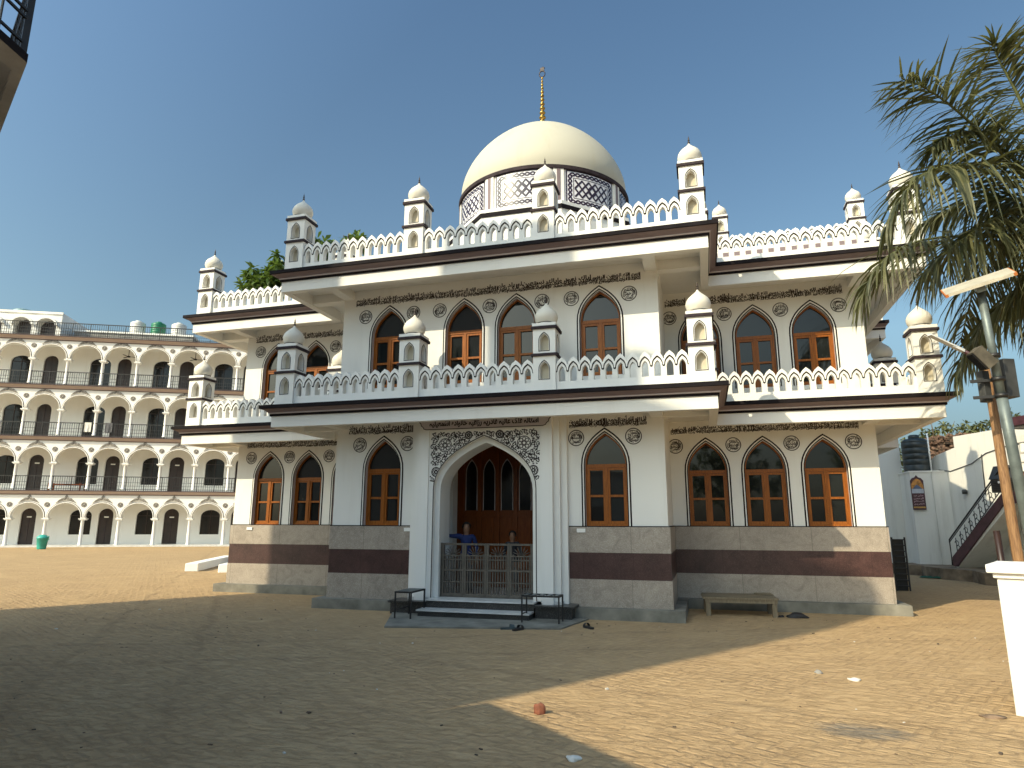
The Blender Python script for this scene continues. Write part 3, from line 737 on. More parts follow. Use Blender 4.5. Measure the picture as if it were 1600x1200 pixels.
# ================================================================== ARCADED BUILDING (left, far)
LB=empty('arcaded_hostel',(-38.31,20.09,0),rad(26.5),'four storey cream arcaded building with mauve bands across the sandy yard','building')
ZL=[0,3.52,6.97,10.34,13.63]; PIT=2.13; S0=.17
lf=front(0)
def lb():
    k0,k1=-3,10
    smin=S0+PIT*k0; smax=S0+PIT*k1
    for fl in range(4):
        zb=ZL[fl]; zt=ZL[fl+1]-.27; mb=MB()
        bot=[]
        for k in range(k0,k1):
            c=S0+PIT*(k+.5); w=.955
            bot+=[(S0+PIT*k,zb+1.83),(c-w,zb+1.83)]+[(c-w*math.cos(t),zb+1.83+.90*math.sin(t)) for t in [PI*i/16 for i in range(1,16)]]+[(c+w,zb+1.83)]
        bot.append((smax,zb+1.83))
        outer=bot+[(smax,zt),(smin,zt)]
        mb.poly([outer],lf,0,0); mb.wallsides(bot,lf,0,.22,0,False)
        for k in range(k0,k1):
            c=S0+PIT*(k+.5)
            A=lambda w,h:[(c-w*math.cos(t),zb+1.83+h*math.sin(t)) for t in [PI*i/20 for i in range(21)]]
            mb.bandx(A(.955,.90),A(1.0,.945),lf,-.035,0,1); mb.band(A(1.0,.945),A(1.032,.977),lf,-.012,2)
        mb.build('arcade_wall',['plasterLB','whitec','lineLB'],LB,recalc=False)
        # back wall with its openings, floor slab
        b=MB(); fb=front(2.0)
        doors=[(-4.0,.45),(.40,.45),(5.05,.45),(9.12,.47),(13.4,.45),(17.6,.45)]
        wins=[(-1.45,.62),(3.52,.66),(7.55,.62),(11.6,.62),(15.6,.62)]
        hs=[]
        for c,w in doors:
            hs.append((c,w,zb+.06,zb+2.0,zb+2.42))
        for c,w in wins:
            hs.append((c,w,zb+(.72 if fl==0 else .5 if fl==1 else .25),zb+1.95,zb+2.36))
        def rnd_arch(c,w,z0,zs,za): return [(c-w,z0)]+[(c-w*math.cos(t),zs+(za-zs)*math.sin(t)) for t in [PI*i/10 for i in range(11)]]+[(c+w,z0)]
        b.poly([rect(smin,smax,zb,ZL[fl+1])]+[rnd_arch(*h) for h in hs],fb,0,0)
        b.build('corridor_wall',['creamLB'],LB,recalc=False)
        for i,h in enumerate(hs):
            d=MB(); A=rnd_arch(*h); d.wallsides(A,fb,0,.14,0,True); d.poly([A],fb,.13,1)
            if i>=len(doors):
                d.box(h[0]-.02,h[0]+.02,2.10,2.13,h[2],h[4]-.02,2); d.box(h[0]-h[1],h[0]+h[1],2.10,2.13,h[3]-.02,h[3]+.02,2)
                d.build('window',['creamLB','glassd','doorLB'],LB,recalc=False)
            else:
                d.box(h[0]-.01,h[0]+.01,2.11,2.13,h[2],h[4]-.05,2)
                if fl<2: d.box(h[0]-.14,h[0]+.14,2.10,2.125,zb+1.82,zb+1.90,3)
                d.build('door',['creamLB','doorLB','lineLB','whitec'],LB,recalc=False)
        s=MB(); s.box(smin,smax,.0,2.0,ZL[fl+1]-.25,ZL[fl+1]-.02,0); s.build('corridor_ceiling',['creamLB'],LB)
        # projecting band under the next floor
        p=MB(); z=ZL[fl+1]
        prof=[(0,z-.285,1),(-.05,z-.285,1),(-.055,z-.245,0),(-.09,z-.20,0),(-.18,z-.13,0),(-.27,z-.065,1),(-.30,z-.06,1),(-.30,z,1),(.1,z,0)]
        for (y0,z0,m),(y1,z1,_) in zip(prof,prof[1:]): p.quad((smin,y0,z0),(smax,y0,z0),(smax,y1,z1),(smin,y1,z1),m=m)
        p.build('floor_band',['bandLB','lineLB'],LB,recalc=False)
    f=MB(); f.box(smin,smax,-.45,2.0,-.05,.10,0); f.build('walkway',['marble'],LB)
    bk=MB(); bk.box(smin,smax,2.2,9,0,13.4,0); bk.box(smin,smax,-.05,9,13.4,13.62,1); bk.build('building_block',['creamLB','slate'],LB)
    # columns
    c=MB(); c.lathe([(.13,.10),(.125,.16),(.105,.18),(.095,1.62),(.11,1.64)],n=14); c.box(-.17,.17,-.10,.24,1.64,1.70,0); c.box(-.22,.22,-.14,.28,1.70,1.76,0); c.box(-.14,.14,-.06,.20,1.76,1.85,0)
    co=c.build('column',['whitec'],LB,(S0-PIT,.10,0)); 
    o=MB()   # leafy crest over an arch
    cr=[(-.60,2.69),(-.45,2.86),(-.28,3.0),(-.13,3.05),(-.07,3.13),(0,3.25),(.07,3.13),(.13,3.05),(.28,3.0),(.45,2.86),(.60,2.69),(.42,2.76),(.22,2.83),(0,2.85),(-.22,2.83),(-.42,2.76)]
    cr=[(a,b-2.83+1.83+.92+.10) for a,b in cr]
    o.ext([cr],lf,-.03,0,0)
    for q in range(-4,5):
        x=q*.105; zz=3.02-abs(q)*.045+.02
        o.ribbon([(x+.035*math.cos(t),zz-2.83+1.83+.92+.06+.035*math.sin(t)) for t in [i*PI/4 for i in range(8)]],.018,lf,-.034,1)
    oo=o.build('arch_crest',['orn','lineLB'],LB,(S0-PIT*.5,0,0),recalc=False)
    m=MB(); C_=circ(0,2.62,.15,16); m.ext([C_],lf,-.02,0,0); m.ribbon(circ(0,2.62,.145,16),.02,lf,-.024,1,True); m.ribbon(circ(0,2.62,.07,8),.03,lf,-.024,1,True)
    mm=m.build('round_medallion',['orn','lineLB'],LB,(S0-PIT,0,0),recalc=False)
    for fl in range(4):
        for k in range(-1,8):
            if fl or k>-1:
                dup(co,LB,(S0+PIT*k,.10,ZL[fl])); dup(mm,LB,(S0+PIT*k,0,ZL[fl])); dup(oo,LB,(S0+PIT*(k+.5),0,ZL[fl]))
    # railings
    for fl in (1,2,3,4):
        r=MB(); z=ZL[fl]; y0,y1=(.02,.05) if fl<4 else (-.2,-.17); h=.90
        r.box(smin,smax,y0-.01,y1+.01,z+h-.03,z+h+.02); r.box(smin,smax,y0,y1,z+.08,z+.11); r.box(smin,smax,y0,y1,z+.30,z+.318); r.box(smin,smax,y0,y1,z+.52,z+.538)
        x=smin
        i=0
        while x<smax:
            wd=.022 if i%8==0 else .007
            r.box(x-wd,x+wd,y0,y1,z,z+h); x+=.135; i+=1
        r.build('railing',['iron'],LB)
    # roof room, low tank base
    rm=MB(); f=front(1.0)
    hh=[[(c-.55,13.9)]+[(c-.55*math.cos(t),14.6+.45*math.sin(t)) for t in [PI*i/10 for i in range(11)]]+[(c+.55,13.9)] for c in (-3.0,-1.2,.30)]
    rm.poly([rect(-8,1.15,13.6,15.55)]+hh,f,0,0)
    for h in hh: rm.wallsides(h,f,0,.5,0,True); rm.poly([h],f,.45,1)
    rm.quad((1.15,1,13.6),(1.15,7,13.6),(1.15,7,15.55),(1.15,1,15.55)); rm.quad((-8,1,15.55),(1.15,1,15.55),(1.15,7,15.55),(-8,7,15.55)); rm.box(-8,1.2,.93,1.0,15.42,15.57,0)
    for c in (-3.0,-1.2,.30):
        A=[(c-.68*math.cos(t),14.6+.58*math.sin(t)) for t in [PI*i/12 for i in range(13)]]; B=[(c-.56*math.cos(t),14.6+.46*math.sin(t)) for t in [PI*i/12 for i in range(13)]]
        rm.bandx(A,B,f,-.25,0,0)
    rm.build('roof_room',['whitec','doorLB'],LB,recalc=False)
    tb=MB(); tb.box(1.6,9.3,2.0,3.4,13.6,14.55,0); tb.box(1.5,9.4,1.9,3.5,14.55,14.66,1); tb.build('tank_plinth',['slate','whitec'],LB)
    # ceiling fans on the top floor belong to the building
    for s_ in (5.6,9.9):
        fn_=MB(); fn_.tube([(s_,1.0,13.35),(s_,1.0,12.75)],.02,6); fn_.lathe([(0,12.62),(.11,12.64),(.11,12.72),(0,12.76)],(s_,1,0),12)
        for q in range(3):
            a=q*2*PI/3+.3; fn_.obox((s_+.34*math.cos(a),1+.34*math.sin(a),12.68),(.26*math.cos(a),.26*math.sin(a),0),(-.05*math.sin(a),.05*math.cos(a),0),(0,0,.008))
        fn_.build('ceiling_fan',['iron'],LB)
lb()
def LBw(s,d,z): 
    c,q=math.cos(rad(26.5)),math.sin(rad(26.5)); return (-38.31+c*s-q*d,20.09+q*s+c*d,z)
def tank(loc,r,h,matn,label,name='water_tank'):
    t=empty(name,loc,0,label,'water tank'); b=MB()
    pr=[(0,0),(r*.96,0),(r,.03)]
    n=5
    for i in range(n):
        z0=.05+(h*.80)*i/n; z1=.05+(h*.80)*(i+1)/n; pr+=[(r,z0),(r,z1-.05),(r*.965,z1-.03),(r*.965,z1-.01)]
    pr+=[(r,h*.86),(r*.8,h*.93),(r*.38,h*.96)]
    b.lathe(pr,n=26); b.build('tank_body',[matn],t)
    l=MB(); l.lathe([(r*.40,h*.95),(r*.42,h*.97),(r*.42,h*1.03),(r*.3,h*1.06),(0,h*1.06)],n=18); l.build('lid',[matn],t); return t
tank(LBw(-2.4,3.2,15.56),.60,.72,'tankb','pale blue grey tank on the roof room of the arcaded building')
tank(LBw(5.35,2.7,14.66),.50,1.02,'tankw','white roof tank left of the green tank')
tank(LBw(6.72,2.7,14.66),.49,1.02,'tankg','green roof tank between two white tanks')
tank(LBw(8.10,2.7,14.66),.50,1.02,'tankw','white roof tank right of the green tank')
# washing over the second-floor railing
for s_,w_,zl,c_,lab in [(4.05,.20,6.98+.2,'paper','white cloth hung over the arcade railing, left of the dark one'),(5.30,.22,6.98+.25,'trous','dark cloth hung over the arcade railing, right of the white one')]:
    m_=MB(); n=6
    for sd,yy in ((0,-.035),(1,.10)):
        for i in range(n):
            x0=-w_+2*w_*i/n; x1=-w_+2*w_*(i+1)/n; q0=.02*math.sin(i*1.7+sd); q1=.02*math.sin((i+1)*1.7+sd)
            m_.quad((x0,yy+q0,-.62),(x1,yy+q1,-.62),(x1,yy*.6,.0),(x0,yy*.6,.0)); 
    for i in range(n):
        x0=-w_+2*w_*i/n; x1=-w_+2*w_*(i+1)/n; m_.quad((x0,-.021,0),(x1,-.021,0),(x1,.06,0),(x0,.06,0))
    o_=m_.build('hanging_cloth',[c_],None,LBw(s_,0,7.92),recalc=False); o_.rotation_euler=(0,0,rad(26.5)); tag(o_,lab,'cloth')
# cot on the first-floor corridor
ct=empty('wooden_cot',LBw(2.9,.9,3.52),rad(26.5),'low reddish wooden cot on the first floor corridor of the arcaded building','cot')
m_=MB(); m_.box(-.95,.95,-.35,.35,.36,.44); m_.build('frame',['wood_dark'],ct)
m_=MB(); m_.box(-.04,.04,-.04,.04,0,.50); l_=m_.build('leg',['wood_dark'],ct,(-.92,-.32,0)); [dup(l_,ct,p) for p in ((.92,-.32,0),(-.92,.32,0),(.92,.32,0))]
# teal bin by the column
bn=empty('dustbin',(-33.1,18.55,0),0,'teal plastic dustbin beside a column of the arcade','dustbin')
m_=MB(); m_.lathe([(0,.0),(.21,.0),(.23,.05),(.29,.60),(.31,.61),(.31,.66),(.27,.67)],n=24); m_.build('bin_body',['teal'],bn)
m_=MB(); m_.lathe([(.31,.66),(.29,.70),(.16,.80),(0,.83)],n=24); m_.tube([(.26,.05,.70),(.40,.05,.74),(.42,.05,.54),(.28,.05,.48)],.025,6); m_.build('lid',['teal'],bn)

# ================================================================== NEIGHBOURING BUILDING (left, behind the camera; its balcony corner shows top left)
NB=empty('apartment_building',(-1.5,-10,0),rad(150),'dark railed concrete balcony corner of a near building at the upper left','building')
def nb():
    mb=MB(); f=front(0)
    hs=[rect(x,x+1.3,1,2.5) for x in (.9,3.5)]
    mb.poly([rect(0,5.6,0,4.9)]+hs,f,0,0)
    for h in hs: mb.wallsides(h,f,0,.2,0,True)
    mb.quad((0,0,0),(0,3.4,0),(0,3.4,4.9),(0,0,4.9)); mb.quad((5.6,0,0),(5.6,3.4,0),(5.6,3.4,4.9),(5.6,0,4.9)); mb.quad((0,3.4,0),(5.6,3.4,0),(5.6,3.4,4.9),(0,3.4,4.9)); mb.quad((0,0,4.9),(5.6,0,4.9),(5.6,3.4,4.9),(0,3.4,4.9))
    mb.build('wall',['plasterLB'],NB,recalc=False)
    for h in hs:
        w=MB(); x0,x1,z0,z1=h[0][0],h[1][0],h[0][1],h[2][1]; w.box(x0,x1,.16,.2,z0,z1,0); w.box((x0+x1)/2-.03,(x0+x1)/2+.03,.12,.16,z0,z1,1); w.build('window',['glassd','wood'],NB)
    # balcony slab (corner seen from below) in the building's own frame
    R_=Matrix.Rotation(-rad(150),3,'Z')
    def L(x,y): v=R_@Vector((x+1.5,y+10,0)); return (v.x,v.y)
    K=L(-.81,-8.63); K2=L(-4.9,-6.30); K3=L(-.70,-9.10)
    # outline: front edge K->K2, back to the wall
    P=[K,K2,(K2[0],.0),(0.0,.0),K3]
    fn=lambda a,b,d:(a,b,d)
    def inset(o):
        c=(sum(p[0] for p in P)/5,sum(p[1] for p in P)/5); return [(p[0]+(c[0]-p[0])*o,p[1]+(c[1]-p[1])*o) for p in P]
    s=MB(); z=4.98
    I=inset(.10)
    s.poly([P],fn,z,1); s.wallsides(P,fn,z,z-.07,1); s.band(P,I,fn,z-.07,0,True); s.wallsides(I,fn,z-.07,z+.0-.01,0); s.poly([I],fn,z-.012,0)
    s.build('balcony_slab',['slate','black'],NB,recalc=False)
    r=MB(); E=[P[4],P[0],P[1]]
    E=[(p[0]+(1.5-p[0])*.03,p[1]+(-.9-p[1])*.05) for p in E]
    for a,b in zip(E,E[1:]):
        a=Vector((*a,0));b=Vector((*b,0)); l=(b-a).length; u=(b-a)/l
        for h in (.10,.30,.36,.62,.66,.92): r.obox((a+b)/2+Vector((0,0,z+h)),u*l/2,Vector((-u.y,u.x,0))*.009,(0,0,.009 if h<.9 else .022))
        n=int(l/.16)
        for i in range(n+1): r.obox(a+u*(l*i/max(n,1))+Vector((0,0,z+.46)),u*.006,Vector((-u.y,u.x,0))*.006,(0,0,.46))
    r.box(E[1][0]-.022,E[1][0]+.022,E[1][1]-.022,E[1][1]+.022,z,z+.98); r.build('railing',['iron'],NB)
nb()
TB=empty('tall_block',(-1.5-.566*6,-10-.824*6,0),rad(150),'tall plain block of flats behind the camera, its shadow across the yard','building')
def tallblock():
    up=.7002*6; mb=MB(); f=front(0); H=10.7+up
    hs=[rect(x,x+1.3,z,z+1.5) for z in (1,4.3,7.6,10.9) for x in (.9,3.5,6.1,8.4)]
    mb.poly([rect(0,10.47,0,H)]+hs,f,0,0)
    for h in hs: mb.wallsides(h,f,0,.2,0,True)
    for q in (((0,0),(0,3.4)),((10.47,0),(10.47,3.4)),((0,3.4),(10.47,3.4))): mb.quad((*q[0],0),(*q[1],0),(*q[1],H),(*q[0],H))
    mb.quad((0,0,H),(10.47,0,H),(10.47,3.4,H),(0,3.4,H)); mb.build('wall',['plasterLB'],TB,recalc=False)
    for h in hs:
        w=MB(); x0,x1,z0,z1=h[0][0],h[1][0],h[0][1],h[2][1]; w.box(x0,x1,.16,.2,z0,z1,0); w.box((x0+x1)/2-.03,(x0+x1)/2+.03,.12,.16,z0,z1,1); w.build('window',['glassd','wood'],TB)
    t=MB(); t.box(6.35,8.1,0,1.6,H,13.9+up); t.build('stair_tower',['plasterLB'],TB)
    t=MB(); t.box(2.45,4.5,0,1.6,H,13.45+up); t.build('lift_room',['plasterLB'],TB)
    t=MB(); t.lathe([(0,H),(.42,H),(.44,11.9+up),(.40,12.35+up),(.1,12.5+up),(0,12.5+up)],(2.0,.5,0),20); t.build('roof_tank',['tankk'],TB)
tallblock()
LS=empty('low_shop',(-.77,-9.56,0),math.atan2(-3.44,3.97),'low flat roofed shop beside the camera','building')
m_=MB(); m_.box(0,5.0,-3.0,0,0,3.1,0); m_.box(-.05,5.05,-3.05,0.0,3.1,3.3,1); m_.build('wall',['plasterLB','bandLB'],LS)
m_=MB(); m_.box(1.0,1.9,-.001,.03,.05,2.1,0); m_.build('door',['wood_dark'],LS)

# ================================================================== RIGHT SIDE: compound wall, stair, outbuilding
CWR=rad(110.97); CW0=Vector((11.82,11.42,0))
CW=empty('compound_wall',CW0,CWR,'tall stained white compound wall behind the outdoor stair','wall')
fw=lambda a,b,d:(a,-d,b)
m_=MB(); pr=[(-9,0),(-9,4.27),(.83,4.27),(.83,3.92),(1.15,3.86),(1.75,3.74),(2.1,3.5),(2.4,3.2),(2.4,0)]
m_.ext([pr],fw,0,.25,0,True); m_.build('wall_face',['wallw'],CW,recalc=False)
m_=MB(); m_.tube([(1.6,.02,3.28),(1.1,.02,3.20),(.6,.02,3.29),(.2,.02,3.36),(-.4,.02,3.62),(-1.1,.02,3.74),(-1.9,.02,3.78)],.012,6); m_.tube([(-.25,.03,3.6),(-.22,.03,3.1),(-.2,.03,2.4)],.014,6); m_.build('cable',['iron'],CW)
m_=MB(); m_.lathe([(0,0),(.07,.0),(.075,.10),(.05,.14),(0,.14)],(.55,.08,2.46),12); m_.build('wall_lamp',['box'],CW)
tr=MB(); nn=26; P=[(-9,0)]
for i in range(nn+1):
    x=-9+11.4*i/nn; P.append((x,1.55+.16*math.sin(i*1.3)+.20*rnd.random()))
P+= [(2.4,0)]
tr.ext([P],lambda a,b,d:(a,b,d),.31,-.02,0); t_=tr.build('earth_terrace',['earth'],None,CW0,recalc=False); t_.rotation_euler=(0,0,CWR); tag(t_,kind='structure')
ST=empty('outdoor_stair',CW0,CWR,'concrete outdoor stair with black iron railing against the white compound wall','stair')
m_=MB()
x0,z0,x1,z1=.15,.36,-1.95,2.28; n=11
prof=[(x0,z0-.12)]
for i in range(n):
    xa=x0+(x1-x0)*i/n; xb=x0+(x1-x0)*(i+1)/n; zz=z0+(z1-z0)*(i+1)/n; prof+=[(xa,zz),(xb,zz)]
prof+=[(-3.4,z1),(-3.4,z1-.2),(x1-.15,z1-.2)]
m_.ext([prof],lambda a,b,d:(a,.98-d,b),0,.96,0,True)
m_.build('flight',['wallw'],ST,recalc=False)
m_=MB(); fs=lambda a,b,d:(a,1.0-d,b)
m_.ext([[(x0+.05,z0-.02),(x0+.05,z0+.24),(x1,z1+.12),(-3.4,z1+.12),(-3.4,z1-.18),(x1,z1-.18),(x0-.10,z0-.02)]],fs,-.03,.03,0,True); m_.build('stringer',['maroon'],ST,recalc=False)
m_=MB(); sl=(z1-z0)/(x1-x0)
zz=lambda x:z0+.12+sl*(x-x0)
m_.tube([(x0+.12,1.0,.36),(x0+.12,1.0,zz(x0)+.62),(x1,1.0,zz(x1)+.62),(-3.4,1.0,z1+.74)],.022,6); m_.tube([(x0+.12,1.0,zz(x0)+.55),(x1,1.0,zz(x1)+.55)],.014,5); m_.tube([(x0,1.0,zz(x0)+.12),(x1,1.0,zz(x1)+.12)],.014,5)
for i in range(10):
    x=x0-.08+(x1-x0)*(i+.3)/10; z=zz(x)
    m_.tube([(x,1.0,z+.12),(x,1.0,z+.55)],.012,5)
    m_.tube([(x-.02+.07*math.cos(t),1.0,z+.40+.07*math.sin(t)) for t in [q*.6 for q in range(9)]],.011,5)
    m_.tube([(x-.06-.07*math.cos(t),1.0,z+.26+.07*math.sin(t)) for t in [q*.6 for q in range(9)]],.011,5)
m_.build('railing',['iron'],ST)
cl=empty('air_cooler',CW0+Matrix.Rotation(CWR,3,'Z')@Vector((-2.02,.72,2.40)),CWR,'dark boxy air cooler at the top of the outdoor stair','cooler')
m_=MB(); m_.box(-.42,.42,-.3,.3,0,.36,0); m_.add([(-.44,-.32,.36),(.44,-.32,.36),(.44,.34,.36),(-.44,.34,.36),(-.40,-.30,.72),(.40,-.30,.72),(.40,.18,.72),(-.40,.18,.72)],[(0,1,5,4),(1,2,6,5),(2,3,7,6),(3,0,4,7),(4,5,6,7)],0); m_.build('casing',['box'],cl)
m_=MB(); 
for i in range(6): m_.box(-.36,.36,.30,.325,.05+i*.045,.07+i*.045)
m_.build('grille',['iron'],cl)
m_=MB(); m_.box(.02,.14,.30,.33,.24,.30); m_.build('maker_plate',['whitec'],cl)
RH=empty('tin_roofed_house',CW0,CWR,'house with a maroon roof edge at the right edge, past the grey lamp pole','house')
m_=MB(); m_.box(-9,-2.5,.1,.3,.3,4.05,0); m_.box(-9,-2.42,.1,1.0,3.66,3.84,0); m_.build('wall',['wallw'],RH)
m_=MB(); m_.box(-9,-2.35,-.6,1.12,4.10,4.32,0); m_.box(-9,-2.40,-.5,1.06,4.05,4.10,1); m_.build('roof',['maroon','slate'],RH)
bn_=MB()
for i in range(8):
    for j in range(6):
        xx=lambda i:-2.75-.10*i+.02*j; yy=lambda i:1.06+.05*math.sin(i*1.4+j*.5); z0_=3.62-.24*j; z1_=3.62-.24*(j+1)
        bn_.quad((xx(i),yy(i),z0_),(xx(i+1),yy(i+1),z0_),(xx(i+1),yy(i+1)+.03,z1_),(xx(i),yy(i)+.03,z1_),m=0 if j<3 else 1)
o_=bn_.build('hanging_banner',['paper','brickr'],None,CW0,recalc=False); o_.rotation_euler=(0,0,CWR); tag(o_,'pale and red cloth banner hanging under the maroon roof edge','banner')
OB=empty('white_outbuilding',(10.28,12.6,0),0,'streaked white outbuilding beside the mosque with a black tank on top','outbuilding')
m_=MB(); m_.box(0,1.25,0,3.2,0,3.19,0); m_.box(-.03,1.0,-.03,3.2,3.19,3.24,0); m_.build('room',['wallw'],OB)
m_=MB(); m_.box(-1.3,.10,1.2,5,0,4.75,0); m_.build('room',['wallw'],OB)
m_=MB(); m_.box(.62,.78,-.05,0,0,3.15,0); m_.build('pilaster',['wallw'],OB)
tank((10.68,13.15,3.24),.40,1.16,'tankk','black ribbed tank on the white outbuilding')
m_=MB(); m_.tube([(0,0,0),(0,0,1.25)],.025,8); m_.box(-.05,.05,-.05,.05,0,.02); o_=m_.build('white_pipe',['whitec'],None,(11.0,12.85,3.24)); tag(o_,'thin white upright pipe right of the black ribbed tank','pipe')
PO=empty('poster',(10.44,12.52,2.0),0,'tall printed poster with an orange sunset and maroon lower half on white wall','poster')
m_=MB(); f=front(0); A=[(-.19,0),(-.19,.92),(-.13,1.0),(-.05,1.03),(0,1.10),(.05,1.03),(.13,1.0),(.19,.92),(.19,0)]
m_.ext([A],f,0,.02,0); m_.build('sheet',['maroon'],PO,recalc=False)
m_=MB()
def blob(P,d,mi): m_.poly([P],f,d,mi)
blob([(-.17,.52),(-.17,.66),(.17,.66),(.17,.52)],-.003,0); blob([(-.17,.66),(-.17,.80),(-.10,.93),(0,.99),(.10,.93),(.17,.80),(.17,.66)],-.003,1)
blob([(-.15,.66),(-.02,.80),(.06,.74),(.14,.66)],-.005,2); blob([(-.17,.05),(-.17,.10),(.17,.10),(.17,.05)],-.003,3)
m_.build('picture',[simple('poster_sky',(.42,.44,.50)),simple('poster_sunset',(.55,.24,.05),var=.35,scale=9),simple('poster_hill',(.10,.13,.22)),simple('poster_gold',(.45,.25,.06))],PO,recalc=False)
m_=MB()
for i,t in enumerate(['جشن عيد','الرحمن','السلام','الكريم']): put_text(m_,t if all(c in FORMS or c==' ' for c in t) else 'السلام',-.14,.14,.41-.09*i,.48-.09*i,f,-.004)
m_.build('lettering',[simple('poster_letters',(.55,.38,.40))],PO,recalc=False)
RU=empty('ruined_brick_wall',(12.4,16.2,0),rad(12),'crumbling old brick wall behind the white compound wall','wall')
m_=MB(); r=random.Random(3)
P=[(-1.1,0),(-1.1,4.25)]+[(-1.1+2.2*i/14,4.45+.30*(i/14)+r.uniform(-.14,.14)) for i in range(15)]+[(1.1,0)]
m_.ext([P],front(0),0,.5,0,True); m_.build('core',['rubble'],RU,recalc=False)
m_=MB()
for i in range(330):
    x=r.uniform(-1.1,1.1); z=r.uniform(3.2,4.62+.25*(x+1.1)/2.2); a=r.uniform(-.35,.35)
    m_.obox((x,-.03+r.uniform(-.05,.04),z),(.10*math.cos(a),.03,.10*math.sin(a)),(0,.06,0),(-.035*math.sin(a),0,.035*math.cos(a)),r.choice((0,0,1)))
m_.build('loose_bricks',['brickd','rubble'],RU)
# dark iron rack ladder by the rear of the mosque
LD=empty('iron_step_rack',(8.28,6.62,0),rad(6),'dark iron step rack leaning at the rear corner of the mosque','ladder')
m_=MB(); m_.box(-.16,-.13,-.02,.02,0,1.25); m_.box(.13,.16,-.02,.02,0,1.25)
m_.box(-.13,.13,.05,.06,.0,1.2)
for i in range(9): m_.box(-.13,.13,-.06,.05,.10+i*.135,.125+i*.135)
m_.build('rack',['iron'],LD)
# white gate pillar close on the right
GP=empty('gate_pillar',(6.66,-4.64,0),rad(-26),'white plastered pillar with a stepped cap at the right edge','pillar')
m_=MB(); m_.box(-.30,.40,-.29,.30,-.02,1.12,0); m_.build('shaft',['wallw'],GP,bevel=.008)
m_=MB(); m_.box(-.325,.43,-.315,.33,1.12,1.165,0); m_.box(-.365,.47,-.355,.37,1.165,1.24,0); m_.build('cap',['whitec'],GP,bevel=.012)

# ================================================================== SOLAR LAMP AND WOODEN POST
SL=empty('solar_street_lamp',(7.63,-2.20,0),0,'grey steel street lamp pole with a solar panel, flood light and battery box','street lamp')
pb=Vector((0,0,0)); pt=Vector((-.26,-.15,4.72))
at=lambda z:pt*(z/4.72)
m_=MB(); m_.tube([at(0),at(2.6),at(3.15)],.062,14); m_.tube([at(3.15),at(4.60)],.048,14); m_.build('pole',['polegrey'],SL)
m_=MB(); c=Vector((-.28,-.17,4.62)); ux=Vector((.98,.10,.17)).normalized(); ux=Vector((.93,-.30,.20)).normalized(); uy=Vector((.33,.80,.45)); uy=(uy-ux*uy.dot(ux)).normalized(); uz=ux.cross(uy)
m_.obox(c,ux*.385,uy*.24,uz*.016,0); m_.obox(c+uz*.02,ux*.375,uy*.23,uz*.003,1); m_.obox(c-ux*.37,ux*.018,uy*.242,uz*.019,2); m_.obox(c+ux*.37,ux*.018,uy*.242,uz*.019,2); m_.obox(c-uz*.05,ux*.05,uy*.2,uz*.04,3)
m_.build('solar_panel',['panel','dustpanel','orange','polegrey'],SL)
m_=MB(); a=Vector((-.95,-.34,3.93)); b=Vector((-.66,-.22,3.79)); d=(b-a).normalized(); sd=d.cross(Vector((0,0,1))).normalized(); up=sd.cross(d)
m_.obox((a+b)/2,(b-a)/2,sd*.035,up*.009,0); m_.obox(b+d*.06,d*.08,sd*.026,up*.018,0); m_.build('led_head',['lamp'],SL)
m_=MB(); m_.tube([b+d*.15,b+d*.38,at(3.62)],.024,8); m_.build('lamp_arm',['maroon'],SL)
m_=MB(); c=Vector((-.36,-.20,3.62)); m_.obox(c,(.085,.02,-.105),(-.02,.06,0),(.058,.01,.045),0); m_.obox(c+Vector((-.07,-.02,-.05)),(.075,.018,-.093),(-.016,.05,0),(.008,.0,.007),1); m_.build('flood_light',['lampbox','glassd'],SL)
m_=MB(); m_.obox((-.02,.14,3.40),(.075,.03,0),(-.04,.10,0),(0,0,.25)); m_.obox((-.29,.05,3.30),(.045,.02,0),(-.02,.05,0),(0,0,.20)); m_.build('battery_box',['box'],SL,bevel=.01)
for z in (3.15,3.36,3.66):
    m_=MB(); p=at(z); m_.tube([p+Vector((0,0,-.025)),p+Vector((0,0,.025))],.075,12)
    if z<3.6: m_.obox(p+Vector((-.12,.06,0)),(.16,-.02,0),(.01,.02,0),(0,0,.018))
    m_.build('clamp',['iron'],SL)
m_=MB(); q=[(7.575,-1.80,0),(7.58,-1.75,1.2),(7.56,-1.76,2.2),(7.57,-1.70,3.0),(7.56,-1.68,3.62)]
m_.tube(q,[.066,.062,.058,.054,.050],12); o_=m_.build('wooden_post',['post']); tag(o_,'peeled brown wooden post beside the grey lamp pole','post')
m_=MB(); m_.tube([(7.47,-1.62,0),(7.44,-1.60,1.5)],.04,8); o_=m_.build('short_stake',['doorLB']); tag(o_,'short dark stake left of the peeled brown post','stake')

